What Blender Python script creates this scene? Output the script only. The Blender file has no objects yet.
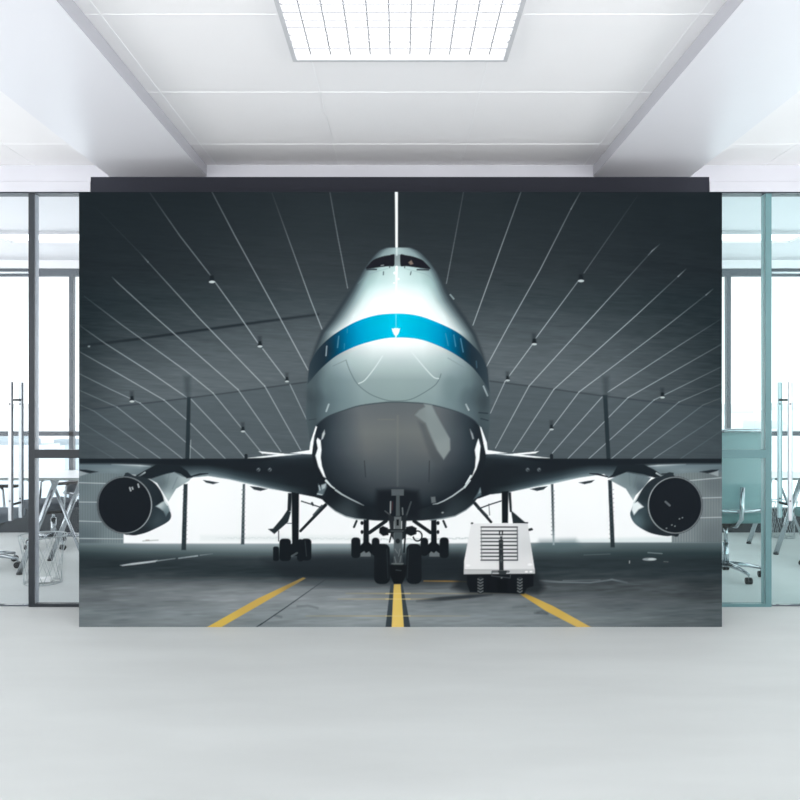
import bpy, bmesh, math, random
import numpy as np
from mathutils import Vector, Matrix

SC = bpy.context.scene
COL = SC.collection
random.seed(5)
H = 1.5                       # eye height
F = 800.0                     # focal length in pixels of the 800 px frame
D_MURAL, D_GLASS, D_FAR = 5.381, 5.911, 9.375
Z_SOFFIT, Z_CEIL = 3.177, 3.266


# ------------------------------------------------------------------ helpers
def lin(c):
    c = np.asarray(c, dtype=float) / 255.0
    return np.where(c <= 0.04045, c / 12.92, ((c + 0.055) / 1.055) ** 2.4)


def mat(name, rgb, rough=0.5, metal=0.0, spec=0.5, noise=0.0, nscale=4.0, stretch=(1, 1, 1), emit=0.0, bump=0.0):
    m = bpy.data.materials.new(name)
    m.use_nodes = True
    nt = m.node_tree
    b = nt.nodes['Principled BSDF']
    col = tuple(float(v) for v in lin(rgb)) + (1.0,)
    b.inputs['Base Color'].default_value = col
    b.inputs['Roughness'].default_value = rough
    b.inputs['Metallic'].default_value = metal
    b.inputs['Specular IOR Level'].default_value = spec
    if emit:
        b.inputs['Emission Color'].default_value = col
        b.inputs['Emission Strength'].default_value = emit
    if noise or bump:
        tc = nt.nodes.new('ShaderNodeTexCoord')
        mp = nt.nodes.new('ShaderNodeMapping')
        mp.inputs['Scale'].default_value = stretch
        nz = nt.nodes.new('ShaderNodeTexNoise')
        nz.inputs['Scale'].default_value = nscale
        nz.inputs['Detail'].default_value = 5
        nt.links.new(tc.outputs['Object'], mp.inputs['Vector'])
        nt.links.new(mp.outputs['Vector'], nz.inputs['Vector'])
        if noise:
            rp = nt.nodes.new('ShaderNodeValToRGB')
            rp.color_ramp.elements[0].position = 0.3
            rp.color_ramp.elements[1].position = 0.7
            rp.color_ramp.elements[0].color = tuple(v * (1 - noise) for v in col[:3]) + (1,)
            rp.color_ramp.elements[1].color = tuple(min(1, v * (1 + noise)) for v in col[:3]) + (1,)
            nt.links.new(nz.outputs['Fac'], rp.inputs['Fac'])
            nt.links.new(rp.outputs['Color'], b.inputs['Base Color'])
        if bump:
            bp = nt.nodes.new('ShaderNodeBump')
            bp.inputs['Strength'].default_value = bump
            nt.links.new(nz.outputs['Fac'], bp.inputs['Height'])
            nt.links.new(bp.outputs['Normal'], b.inputs['Normal'])
    return m


def glass(name, tint, refl=0.05):
    m = bpy.data.materials.new(name)
    m.use_nodes = True
    nt = m.node_tree
    nt.nodes.clear()
    out = nt.nodes.new('ShaderNodeOutputMaterial')
    tr = nt.nodes.new('ShaderNodeBsdfTransparent')
    tr.inputs['Color'].default_value = tuple(tint) + (1,)
    gl = nt.nodes.new('ShaderNodeBsdfGlossy')
    gl.inputs['Roughness'].default_value = 0.02
    lw = nt.nodes.new('ShaderNodeFresnel')
    lw.inputs['IOR'].default_value = 1.25
    mx = nt.nodes.new('ShaderNodeMixShader')
    nt.links.new(lw.outputs['Fac'], mx.inputs['Fac'])
    nt.links.new(tr.outputs['BSDF'], mx.inputs[1])
    nt.links.new(gl.outputs['BSDF'], mx.inputs[2])
    nt.links.new(mx.outputs['Shader'], out.inputs['Surface'])
    return m


def box(bm, x0, x1, y0, y1, z0, z1, bev=0.0):
    g = bmesh.ops.create_cube(bm, size=1.0)
    M = Matrix.Translation(((x0 + x1) / 2, (y0 + y1) / 2, (z0 + z1) / 2)) @ Matrix.Diagonal((x1 - x0, y1 - y0, z1 - z0, 1))
    bmesh.ops.transform(bm, matrix=M, verts=g['verts'])
    if bev:
        es = {e for v in g['verts'] for e in v.link_edges}
        bmesh.ops.bevel(bm, geom=list(es), offset=bev, segments=3, profile=0.5, affect='EDGES')


def tube(bm, pts, r, seg=10, closed=False):
    pts = [Vector(p) for p in pts]
    n = len(pts)
    rings = []
    for i, p in enumerate(pts):
        if closed:
            d = (pts[(i + 1) % n] - pts[i - 1]).normalized()
        else:
            d = (pts[min(i + 1, n - 1)] - pts[max(i - 1, 0)]).normalized()
        up = Vector((0, 0, 1)) if abs(d.z) < 0.9 else Vector((1, 0, 0))
        a = d.cross(up).normalized()
        b = d.cross(a).normalized()
        rr = r[i] if isinstance(r, (list, tuple)) else r
        rings.append([bm.verts.new(p + a * (rr * math.cos(t)) + b * (rr * math.sin(t)))
                      for t in [2 * math.pi * k / seg for k in range(seg)]])
    m = n if closed else n - 1
    for i in range(m):
        A, B = rings[i], rings[(i + 1) % n]
        for k in range(seg):
            bm.faces.new((A[k], A[(k + 1) % seg], B[(k + 1) % seg], B[k]))
    if not closed:
        bm.faces.new(rings[0])
        bm.faces.new(list(reversed(rings[-1])))


def circle(cx, cy, z, r, n=24):
    return [(cx + r * math.cos(2 * math.pi * k / n), cy + r * math.sin(2 * math.pi * k / n), z) for k in range(n)]


def obj(name, bm, m, parent=None, smooth=False, loc=None):
    me = bpy.data.meshes.new(name)
    bmesh.ops.recalc_face_normals(bm, faces=bm.faces)
    bm.to_mesh(me)
    bm.free()
    me.materials.append(m)
    if smooth:
        for p in me.polygons:
            p.use_smooth = True
    o = bpy.data.objects.new(name, me)
    COL.objects.link(o)
    if parent:
        o.parent = parent
    if loc:
        o.location = loc
    return o


def bx(name, m, dims, parent=None, bev=0.0):
    bm = bmesh.new()
    box(bm, *dims, bev=bev)
    return obj(name, bm, m, parent)


def struct(o):
    o['kind'] = 'structure'
    return o


def empty(name, loc=(0, 0, 0), rz=0.0):
    o = bpy.data.objects.new(name, None)
    COL.objects.link(o)
    o.location = loc
    o.rotation_euler = (0, 0, rz)
    return o


def tag(o, label, cat, group=None):
    o['label'] = label
    o['category'] = cat
    if group:
        o['group'] = group
    return o


def at(px, py, D):
    """world point seen at photo pixel px,py at distance D (used to measure)"""
    return ((px - 400) * D / F, D, H + (404 - py) * D / F)


# ------------------------------------------------------------------ materials
M_FLOOR = mat('pale_resin_floor', (211, 215, 214), rough=0.55, spec=0.06, noise=0.05, nscale=1.6, stretch=(0.45, 1.6, 1))
M_CEIL = mat('white_ceiling_tile', (246, 245, 247), rough=0.6, spec=0.2, noise=0.01, nscale=2)
M_SOFF = mat('satin_ceiling_band', (236, 236, 242), rough=0.32, spec=0.4, noise=0.01, nscale=1)
M_COFSHADE = mat('coffer_shade_grey', (182, 183, 190), rough=0.6)  # grey that paints shade onto the inner coffer sides
M_REAR = mat('rear_ceiling_paint', (222, 223, 228), rough=0.6, spec=0.2, noise=0.01)
M_HEAD = mat('header_paint', (202, 203, 210), rough=0.35, noise=0.02)
M_TBAR = mat('white_tile_joint', (250, 250, 252), rough=0.5)
M_WHITE = mat('white_paint', (238, 238, 241), rough=0.45, noise=0.01)
M_DARKW = mat('charcoal_wall_paint', (50, 52, 60), rough=0.8, spec=0.1, noise=0.03)
M_FRAME = mat('grey_aluminium', (36, 43, 50), rough=0.4, metal=0.0, spec=0.4, noise=0.03)
M_TEALF = mat('lens_teal_aluminium', (98, 138, 142), rough=0.4, spec=0.4, noise=0.03)  # teal is a lens tint put into the frame colour
M_FARF = mat('slate_window_frame', (84, 92, 100), rough=0.45)
M_BODY = mat('lit_side_aluminium', (182, 188, 198), rough=0.35)  # paler than the post front: light on its side put into the colour
M_BODYT = mat('lens_teal_pale_aluminium', (164, 192, 196), rough=0.35)  # teal lens tint in the colour; on the post also painted side light
M_FABT = mat('lens_teal_fabric', (106, 140, 141), rough=0.85, noise=0.06, nscale=60)  # teal lens tint painted into the fabric colour
M_MESHT = mat('lens_teal_mesh_fabric', (164, 190, 192), rough=0.8, noise=0.05, nscale=80)  # same lens tint painted into the mesh colour
M_SILL = mat('dark_window_plinth', (52, 60, 66), rough=0.6, noise=0.05)
M_SILV = mat('satin_steel', (186, 190, 195), rough=0.3, metal=0.9, noise=0.02)
M_CHROME = mat('chrome_tube', (190, 197, 202), rough=0.2, metal=0.85, noise=0.02)
M_BLACK = mat('black_plastic', (28, 30, 33), rough=0.5, noise=0.03)
M_FABG = mat('blue_grey_fabric', (112, 122, 132), rough=0.85, noise=0.08, nscale=60)
M_FABD = mat('dark_grey_fabric', (72, 80, 88), rough=0.85, noise=0.08, nscale=60)
M_MESH = mat('grey_mesh_fabric', (150, 160, 164), rough=0.8, noise=0.06, nscale=80)
M_TABLE = mat('white_table_laminate', (236, 240, 241), rough=0.3, noise=0.01)
M_TEDGE = mat('table_edge_grey', (120, 132, 132), rough=0.4, noise=0.02)
M_PAPER = mat('white_paper', (245, 246, 246), rough=0.8, noise=0.01)
M_WIRE = mat('pale_wire', (176, 184, 187), rough=0.35, metal=0.4, noise=0.02)
M_LIGHT = mat('light_diffuser', (255, 255, 255), rough=0.6, emit=1.1)
M_LOUVC = mat('white_cross_louvre', (214, 214, 220), rough=0.5, noise=0.01)
M_LOUV = mat('grey_louvre', (185, 186, 190), rough=0.5, noise=0.01)
M_LFR = mat('lamp_frame', (205, 206, 210), rough=0.4, noise=0.01)
G_CLEAR = glass('clear_glass', (0.97, 0.985, 0.99))
G_TEAL = glass('lens_teal_glass', (0.88, 0.962, 0.96))  # pane coloured teal to stand for a lens tint

# ------------------------------------------------------------------ world
w = bpy.data.worlds.new('bright_overcast')
SC.world = w
w.use_nodes = True
wn = w.node_tree
bg = wn.nodes['Background']
bg.inputs['Strength'].default_value = 1.0
wtc = wn.nodes.new('ShaderNodeTexCoord')
wsep = wn.nodes.new('ShaderNodeSeparateXYZ')
wmr = wn.nodes.new('ShaderNodeMapRange')
wmr.inputs['From Min'].default_value = -0.12
wmr.inputs['From Max'].default_value = 0.12
wrp = wn.nodes.new('ShaderNodeMix')
wrp.data_type = 'RGBA'
wrp.inputs[6].default_value = (2.98, 2.97, 2.98, 1)      # lower half made brighter than the sky, added to light the ceiling
wrp.inputs[7].default_value = (1.25, 1.26, 1.265, 1)     # overcast sky
wn.links.new(wtc.outputs['Generated'], wsep.inputs['Vector'])
wn.links.new(wsep.outputs['Z'], wmr.inputs['Value'])
wn.links.new(wmr.outputs['Result'], wrp.inputs[0])
wn.links.new(wrp.outputs[2], bg.inputs['Color'])

# ------------------------------------------------------------------ camera
cam = bpy.data.cameras.new('camera')
cam.sensor_width = 36
cam.lens = 36 * F / 800
cam.shift_y = 4 / 800
cam.clip_end = 1500
co = bpy.data.objects.new('camera', cam)
COL.objects.link(co)
co.location = (0, 0, H)
co.rotation_euler = (math.pi / 2, 0, 0)
SC.camera = co
vs = SC.view_settings
vs.view_transform = 'Standard'
vs.look = 'None'
vs.gamma = 1
vs.use_curve_mapping = False
vs.exposure = 0.42

# ------------------------------------------------------------------ shell
XW = 7.5
struct(bx('floor', M_FLOOR, (-XW, XW, -3.2, D_FAR + 0.2, -0.2, 0)))
# ceiling with three shallow coffers
bm = bmesh.new()
box(bm, -XW, XW, -3.2, D_GLASS, Z_CEIL, Z_CEIL + 0.2)
ceil = struct(obj('ceiling', bm, M_CEIL))
for s in (-1, 1):
    a, b = sorted((s * 1.43, s * 2.143))
    o = struct(bx('trim_%d' % (1 if s < 0 else 2), M_SOFF, (a, b, -3.2, D_GLASS, Z_SOFFIT, Z_CEIL), bev=0.004))
    bx('coffer_shade', M_COFSHADE, tuple(sorted((s * 1.427, s * 1.4299))) + (-3.2, D_GLASS - 0.001, Z_SOFFIT + 0.003, Z_CEIL - 0.003), o)  # thin strip added to carry the painted shade of the coffer side
# tile joints
bm = bmesh.new()
jw = 0.0026
for X in (-0.4525, 0.4525, -1.3575, 1.3575, -2.7, 2.7, -3.605, 3.605, -3.21, 4.51):
    box(bm, X - jw, X + jw, -3.2, D_GLASS - 0.002, Z_CEIL - 0.002, Z_CEIL)
for k in range(-8, 2):
    Y = 4.53 + 0.905 * k
    for x0, x1 in ((-XW, -2.145), (-1.428, 1.428), (2.145, XW)):
        if 3.0 < Y < 4.1 and x0 == -1.428:
            box(bm, x0, -0.56, Y - jw, Y + jw, Z_CEIL - 0.002, Z_CEIL)
            box(bm, 0.56, x1, Y - jw, Y + jw, Z_CEIL - 0.002, Z_CEIL)
        else:
            box(bm, x0, x1, Y - jw, Y + jw, Z_CEIL - 0.002, Z_CEIL)
obj('tile_joint', bm, M_TBAR, ceil)
# beam above the glass line and the header
struct(bx('trim_3', M_HEAD, (-XW, XW, D_GLASS, D_GLASS + 0.16, 3.144, Z_CEIL + 0.2)))
for n, (xa, xb) in enumerate(((-XW, -2.284), (2.284, XW))):
    h = struct(bx('trim_%d' % (4 + n), M_HEAD, (xa, xb, D_GLASS - 0.012, D_GLASS + 0.14, 3.065, 3.143), bev=0.004))
    bx('track', M_FRAME, (xa, xb, D_GLASS - 0.01, D_GLASS + 0.09, 3.055, 3.065), h)
struct(bx('wall_back', M_DARKW, (-2.284, 2.284, D_GLASS - 0.003, D_GLASS + 0.15, 0, 3.177)))

# second room ceiling, far wall
c2 = struct(bx('ceiling_rear', M_REAR, (-XW, XW, D_GLASS + 0.16, D_FAR + 0.2, 3.177, 3.4)))
# ------------------------------------------------------------------ glazing of the partition
for n, s in enumerate((-1, 1)):
    fm, gm = (M_FRAME, G_CLEAR) if s < 0 else (M_TEALF, G_TEAL)
    xo, xi = s * 2.7455, s * 2.30            # post outer face, wall side
    root = struct(empty('window_%d' % (n + 1), (xo, D_GLASS, 0)))

    def part(name, m, x0, x1, y0, y1, z0, z1, par=root):
        a, b = sorted((x0 - xo, x1 - xo))
        return bx(name, m, (a, b, y0 - D_GLASS, y1 - D_GLASS, z0, z1), par)
    part('post', fm, xo, xo - s * 0.044, D_GLASS, D_GLASS + 0.008, 0, 3.055)
    part('post_lit_side', M_BODY if s < 0 else M_BODYT, xo, xo - s * 0.044, D_GLASS + 0.008, D_GLASS + 0.075, 0, 3.055)  # coloured paler than the front to stand for light on this side
    part('rail', fm, xo - s * 0.044, xi, D_GLASS, D_GLASS + 0.05, 1.10, 1.162)
    part('bottom_rail', fm, xo - s * 0.044, xi, D_GLASS, D_GLASS + 0.05, 0, 0.022)
    part('pane', gm, xo - s * 0.044, xi, D_GLASS + 0.02, D_GLASS + 0.028, 1.162, 3.055)
    part('pane', gm, xo - s * 0.044, xi, D_GLASS + 0.02, D_GLASS + 0.028, 0.022, 1.10)
    # frameless glass door with a pair of long pull bars
    root = struct(empty('door_%d' % (n + 1), (xo + s * 0.003, D_GLASS, 0)))
    xo = xo + s * 0.003
    part('pane', gm, xo + s * 0.004, xo + s * 0.95, D_GLASS + 0.03, D_GLASS + 0.042, 0.012, 3.055, root)
    part('threshold', M_FARF, xo, xo + s * 0.95, D_GLASS + 0.02, D_GLASS + 0.06, 0, 0.010, root)
    for yy in (-0.062, 0.098):
        hx = xo + s * 0.105
        bm = bmesh.new()
        box(bm, hx - xo - 0.0125, hx - xo + 0.0125, yy, yy + 0.02, 0.645, 1.665, bev=0.003)
        hb = obj('pull_bar', bm, M_SILV, root)
        bx('edge_strip', M_FARF if s < 0 else M_BODYT, (hx - xo + 0.0126, hx - xo + 0.0185, yy + 0.001, yy + 0.019, 0.648, 1.662), hb)
        bm = bmesh.new()
        for zz in (0.76, 1.53):
            y0, y1 = (yy + 0.02, 0.03) if yy < 0 else (0.042, yy)
            tube(bm, [(hx - xo, y0, zz), (hx - xo, y1, zz)], 0.009)
        obj('standoff', bm, M_BLACK, hb)
        bm = bmesh.new()
        tube(bm, [(hx - xo, yy - 0.002, 1.50), (hx - xo, yy + 0.001, 1.50)], 0.006)
        tube(bm, [(hx - xo, yy - 0.002, 0.79), (hx - xo, yy + 0.001, 0.79)], 0.006)
        obj('screw', bm, M_BLACK, hb)

# far windows
for n, s in enumerate((-1, 1)):
    root = struct(empty('window_%d' % (n + 3), (0, D_FAR, 0)))
    a, b = sorted((0, s * XW))

    def fw(name, m, x0, x1, y0, y1, z0, z1):
        x0, x1 = sorted((x0, x1))
        return bx(name, m, (x0, x1, y0, y1, z0, z1), root)
    fw('plinth', M_SILL, a, b, -0.04, 0.12, 0, 0.275)
    fw('header', M_FARF, a, b, 0, 0.08, 3.0, 3.085)
    fw('cornice', M_WHITE, a, b, -0.05, 0.1, 3.085, 3.177)
    fw('rail', M_FARF, a, b, 0, 0.06, 1.125, 1.18)
    for X in (0.9, 2.4, 3.855, 5.3):
        fw('mullion', M_FARF, s * (X - 0.025), s * (X + 0.025), 0.0, 0.07, 0.275, 3.0)
    fw('pane', G_CLEAR, a, b, 0.03, 0.036, 0.275, 1.125)
    fw('pane', G_CLEAR, a, b, 0.03, 0.036, 1.18, 3.0)
    bm = bmesh.new()
    tube(bm, [(s * 4.32, -0.06, 3.03), (s * XW, -0.06, 3.03)], 0.018)
    obj('blind_rod', bm, M_CHROME, root)


# ------------------------------------------------------------------ ceiling lamps
def lamp(x0, x1, y0, y1, zc, nx, ny, label):
    t = empty('ceiling_light', ((x0 + x1) / 2, (y0 + y1) / 2, zc))
    tag(t, label, 'ceiling light')
    W, L = (x1 - x0) / 2, (y1 - y0) / 2
    fr = 0.022
    bm = bmesh.new()
    for a in ((-W, -W + fr, -L, L), (W - fr, W, -L, L), (-W + fr, W - fr, -L, -L + fr), (-W + fr, W - fr, L - fr, L)):
        box(bm, *a, -0.03, 0)
    obj('frame', bm, M_LFR, t)
    bx('diffuser', M_LIGHT, (-W + fr, W - fr, -L + fr, L - fr, -0.006, 0), t)
    if not nx:
        return t
    bm = bmesh.new()
    for k in range(1, nx):
        X = -W + 2 * W * k / nx
        box(bm, X - 0.0045, X + 0.0045, -L + fr, L - fr - 0.05, -0.026, -0.022)
    obj('louvre', bm, M_LOUV, t)
    bm = bmesh.new()
    for k in range(1, ny - 1):
        Y = -L + 2 * L * k / ny
        box(bm, -W + fr, W - fr, Y - 0.006, Y + 0.006, -0.0275, -0.0262)
    obj('cross_louvre', bm, M_LOUVC, t)
    return t


lamp(-0.543, 0.543, 2.97, 4.06, Z_CEIL, 11, 15, 'large square louvred ceiling light above the front room')
lamp(-4.0, -2.85, 7.75, 8.2, 3.177, 0, 0, 'ceiling light seen through the glass left of the mural')
lamp(2.85, 4.0, 7.75, 8.2, 3.177, 0, 0, 'ceiling light seen through the glass right of the mural')


# ------------------------------------------------------------------ furniture behind the glass
def caster(bm_fork, bm_wheel, x, y):
    tube(bm_fork, [(x, y, 0.085), (x, y, 0.05)], 0.009)
    box(bm_fork, x - 0.02, x + 0.02, y - 0.012, y + 0.012, 0.045, 0.06)
    for d in (-0.014, 0.014):
        tube(bm_wheel, [(x + d - 0.009, y, 0.028), (x + d + 0.009, y, 0.028)], 0.028, seg=16)


def office_chair(label, loc, rz, seat_m, back_m, zs=0.48, back_h=0.62, back_w=0.46, rot0=0.3):
    t = empty('office_chair', loc, rz)
    tag(t, label, 'chair', 'swivel chairs behind the glass')
    bm = bmesh.new()
    box(bm, -0.25, 0.25, -0.22, 0.25, zs - 0.07, zs + 0.02, bev=0.03)
    st = obj('seat', bm, seat_m, t, True)
    bm = bmesh.new()
    box(bm, -0.10, 0.10, -0.12, 0.12, zs - 0.12, zs - 0.07, bev=0.01)
    obj('tilt_plate', bm, M_BLACK, st)
    # backrest, curved sheet in a frame
    bm = bmesh.new()
    n = 8
    for i in range(n):
        for j in range(n):
            pass
    verts = {}
    for i in range(n + 1):
        for j in range(n + 1):
            u, v = i / n * 2 - 1, j / n
            x = u * back_w / 2
            z = zs + 0.06 + v * back_h
            y = -0.27 - 0.07 * v + 0.05 * u * u
            verts[i, j] = bm.verts.new((x, y, z))
    for i in range(n):
        for j in range(n):
            bm.faces.new((verts[i, j], verts[i + 1, j], verts[i + 1, j + 1], verts[i, j + 1]))
    bmesh.ops.solidify(bm, geom=list(bm.faces), thickness=0.025)
    bk = obj('backrest', bm, back_m, t, True)
    bm = bmesh.new()
    loop = []
    for (u, v) in [(-1, 0), (-1, .25), (-1, .5), (-1, .75), (-.96, .98), (-.5, 1), (0, 1), (.5, 1), (.96, .98), (1, .75), (1, .5), (1, .25), (1, 0), (.5, -.02), (0, -.03), (-.5, -.02)]:
        loop.append((u * back_w / 2, -0.275 - 0.07 * v + 0.05 * u * u, zs + 0.06 + v * back_h))
    tube(bm, loop, 0.016, closed=True)
    obj('back_frame', bm, M_CHROME, bk, True)
    bm = bmesh.new()
    tube(bm, [(0, 0.0, zs - 0.09), (0, -0.2, zs - 0.09), (0, -0.3, zs - 0.02), (0, -0.32, zs + 0.25)], 0.02)
    obj('back_support', bm, M_CHROME, t, True)
    for s in (-1, 1):
        bm = bmesh.new()
        tube(bm, [(s * 0.2, 0.02, zs - 0.06), (s * 0.29, 0.02, zs - 0.03), (s * 0.30, 0.0, zs + 0.18), (s * 0.30, -0.02, zs + 0.2)], 0.012)
        ar = obj('armrest', bm, M_CHROME, t, True)
        bm = bmesh.new()
        box(bm, s * 0.30 - 0.035, s * 0.30 + 0.035, -0.14, 0.14, zs + 0.2, zs + 0.228, bev=0.01)
        obj('arm_pad', bm, M_BLACK, ar, True)
    bm = bmesh.new()
    tube(bm, [(0, 0, 0.09), (0, 0, 0.30)], 0.028, 16)
    tube(bm, [(0, 0, 0.30), (0, 0, zs - 0.10)], 0.017, 16)
    obj('gas_column', bm, M_CHROME, t, True)
    for k in range(5):
        a = rot0 + 2 * math.pi * k / 5
        c, s = math.cos(a), math.sin(a)
        bm = bmesh.new()
        tube(bm, [(0.03 * c, 0.03 * s, 0.115), (0.18 * c, 0.18 * s, 0.105), (0.30 * c, 0.30 * s, 0.082)], [0.024, 0.019, 0.013])
        lg = obj('base_leg', bm, M_CHROME, t, True)
        f, wv = bmesh.new(), bmesh.new()
        caster(f, wv, 0.30 * c, 0.30 * s)
        for v in wv.verts:
            f  # keep wheel separate below
        me = wv
        cs = obj('caster', me, M_BLACK, lg, True)
        f.free()
        bm = bmesh.new()
        tube(bm, [(0.30 * c, 0.30 * s, 0.085), (0.30 * c, 0.30 * s, 0.03)], 0.008)
        # stem of the caster belongs to the leg
        tmp = bpy.data.meshes.new('stem')
        bm.to_mesh(tmp)
        bm.free()
        b2 = bmesh.new()
        b2.from_mesh(lg.data)
        b2.from_mesh(tmp)
        b2.to_mesh(lg.data)
        b2.free()
    return t


office_chair('blue-grey swivel chair in front of the left table, cut by the frame', (-3.80, 7.36, 0), -1.57, M_FABG, M_FABG, zs=0.5, rot0=0.2)
office_chair('dark grey swivel chair beyond the white trestle table on the left', (-3.66, 8.45, 0), 2.4, M_FABD, M_FABD, zs=0.47, back_h=0.2, rot0=0.5)
office_chair('high-backed mesh swivel chair just right of the mural, back turned', (2.83, 6.95, 0), 0.03, M_FABT, M_MESHT, zs=0.56, back_h=0.66, back_w=0.50, rot0=-0.1)
office_chair('swivel chair at the frame edge behind the right glass door', (4.02, 7.42, 0), 1.57, M_FABT, M_MESHT, zs=0.50, back_h=0.45, rot0=0.4)


def trestle_table(label, cx, cy, L, W, z, loc_legs, tint=None):
    t = empty('trestle_table', (cx, cy, 0))
    tag(t, label, 'table')
    bm = bmesh.new()
    box(bm, -L / 2, L / 2, -W / 2, W / 2, z - 0.022, z, bev=0.004)
    top = obj('tabletop', bm, M_TABLE, t)
    bx('edge_band', M_TEDGE, (-L / 2, L / 2, -W / 2 - 0.003, -W / 2, z - 0.022, z), top)
    for (x0, y0, x1, y1) in loc_legs:
        bm = bmesh.new()
        rr = 0.024 if x1 < x0 else 0.014
        tube(bm, [(x0, y0, z - 0.022), (x1, y1, 0.012)], rr, 14)
        lg = obj('leg', bm, M_CHROME, t, True)
        bm = bmesh.new()
        tube(bm, [(x1, y1, 0.016), (x1, y1, 0.0)], rr + 0.002, 14)
        obj('foot', bm, M_BLACK, lg, True)
    return t


legs = []
for yy in (-0.32, 0.30):
    legs += [(-0.06, yy, -0.38, yy - 0.02), (-0.13, yy + 0.05, 0.21, yy + 0.03)]
trestle_table('white table on crossed steel tube legs left of the mural', -2.97, 7.38, 1.3, 0.8, 0.855, legs)
legs = []
for yy in (-0.32, 0.30):
    legs += [(-0.55, yy, -0.8, yy), (-0.5, yy + 0.04, -0.2, yy), (0.5, yy, 0.25, yy), (0.55, yy + 0.04, 0.8, yy)]
trestle_table('white table on crossed steel tube legs behind the right glass door', 4.55, 8.3, 1.7, 0.8, 0.77, legs)


def wire_basket(label, loc, r0, r1, h, n=11):
    t = empty('waste_basket', loc)
    tag(t, label, 'basket')
    bm = bmesh.new()
    for k in range(n):
        a, b = 2 * math.pi * k / n, 2 * math.pi * (k + 1.5) / n
        tube(bm, [(r0 * math.cos(a), r0 * math.sin(a), 0.006), (r1 * math.cos(b), r1 * math.sin(b), h)], 0.0022, 6)
        b2 = 2 * math.pi * (k - 1.5) / n
        tube(bm, [(r0 * math.cos(a), r0 * math.sin(a), 0.006), (r1 * math.cos(b2), r1 * math.sin(b2), h)], 0.0022, 6)
    obj('wire_side', bm, M_WIRE, t)
    bm = bmesh.new()
    tube(bm, circle(0, 0, h, r1), 0.005, 8, closed=True)
    obj('rim', bm, M_WIRE, t, True)
    bm = bmesh.new()
    tube(bm, circle(0, 0, 0.006, r0), 0.004, 8, closed=True)
    for a in (0, math.pi / 2):
        tube(bm, [(-r0 * math.cos(a), -r0 * math.sin(a), 0.006), (r0 * math.cos(a), r0 * math.sin(a), 0.006)], 0.004, 6)
    obj('base_ring', bm, M_WIRE, t, True)
    return t


wire_basket('round wire waste basket holding white paper under the left table', (-3.0, 6.72, 0), 0.15, 0.19, 0.40)
bm = bmesh.new()
box(bm, -0.07, 0.07, -0.05, 0.05, 0, 0.03, bev=0.004)
pp = tag(obj('paper_stack', bm, M_PAPER, None, False, (-3.0, 6.72, 0.0105)), 'small white paper stack lying in the left wire basket', 'paper')
pp.rotation_euler.z = 0.2
wire_basket('round wire waste basket seen through the right glass door', (4.31, 9.0, 0), 0.12, 0.15, 0.41)

# ------------------------------------------------------------------ city outside, distance haze painted into its colours
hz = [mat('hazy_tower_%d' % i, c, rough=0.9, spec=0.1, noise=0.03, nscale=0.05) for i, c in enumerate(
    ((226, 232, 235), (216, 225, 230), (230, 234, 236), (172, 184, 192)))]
city = [(-390, 150, 420, 22, 0), (-375, 110, 408, 8, 2), (-352, 210, 432, 30, 1), (-338, 260, 423, 18, 2), (-398, 95, 447, 16, 3),
        (-373, 80, 444, 7, 3), (-331, 120, 444, 10, 3), (-305, 190, 426, 16, 0), (330, 150, 413, 22, 2), (345, 190, 424, 26, 0),
        (366, 130, 428, 16, 1), (385, 160, 410, 18, 2), (398, 110, 432, 12, 0), (312, 120, 440, 14, 3)]
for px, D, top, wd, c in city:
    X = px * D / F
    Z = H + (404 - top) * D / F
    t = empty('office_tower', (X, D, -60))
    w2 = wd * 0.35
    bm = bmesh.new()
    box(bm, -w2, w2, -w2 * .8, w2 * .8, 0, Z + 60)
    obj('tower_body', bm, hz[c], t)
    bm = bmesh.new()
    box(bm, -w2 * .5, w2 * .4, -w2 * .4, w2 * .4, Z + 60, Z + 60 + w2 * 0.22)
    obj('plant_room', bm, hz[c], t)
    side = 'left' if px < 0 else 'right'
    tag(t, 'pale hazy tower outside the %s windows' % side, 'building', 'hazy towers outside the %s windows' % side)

PRINT_GAIN = 0.82
# ------------------------------------------------------------------ the mural
# A flat printed picture: it is drawn here as colours on a fine mesh, one mesh
# per depicted element, all in one plane on the front of the mural board.
PX0, PX1, PY0, PY1 = 79.0, 722.0, 192.0, 627.0
STEP = 0.62
NX = int(round((PX1 - PX0) / STEP)) + 1
NY = int(round((PY1 - PY0) / STEP)) + 1
GX, GY = np.meshgrid(np.linspace(PX0, PX1, NX), np.linspace(PY0, PY1, NY))
PIC = np.zeros((NY, NX, 3))
LAB = np.zeros((NY, NX), dtype=np.int32)
LABELS = {}
rng = np.random.default_rng(3)


def label(name, parent=None, text=None):
    LABELS[len(LABELS) + 1] = (name, parent, text)
    return len(LABELS)


def Z(x0, y0, s, pts):
    """points measured in an enlarged crop (origin x0,y0, scale s)"""
    return [(x0 + x / s, y0 + y / s) for x, y in pts]


def spline(pts, n=6, closed=False):
    P = [np.array(p, float) for p in pts]
    m = len(P)
    out = []
    for i in range(m if closed else m - 1):
        p0, p1, p2, p3 = (P[(i + k) % m] if closed else P[min(max(i + k, 0), m - 1)] for k in (-1, 0, 1, 2))
        for k in range(n):
            t = k / n
            out.append(0.5 * (2 * p1 + (p2 - p0) * t + (2 * p0 - 5 * p1 + 4 * p2 - p3) * t * t + (3 * p1 - p0 - 3 * p2 + p3) * t ** 3))
    if not closed:
        out.append(P[-1])
    return [tuple(p) for p in out]


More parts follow.
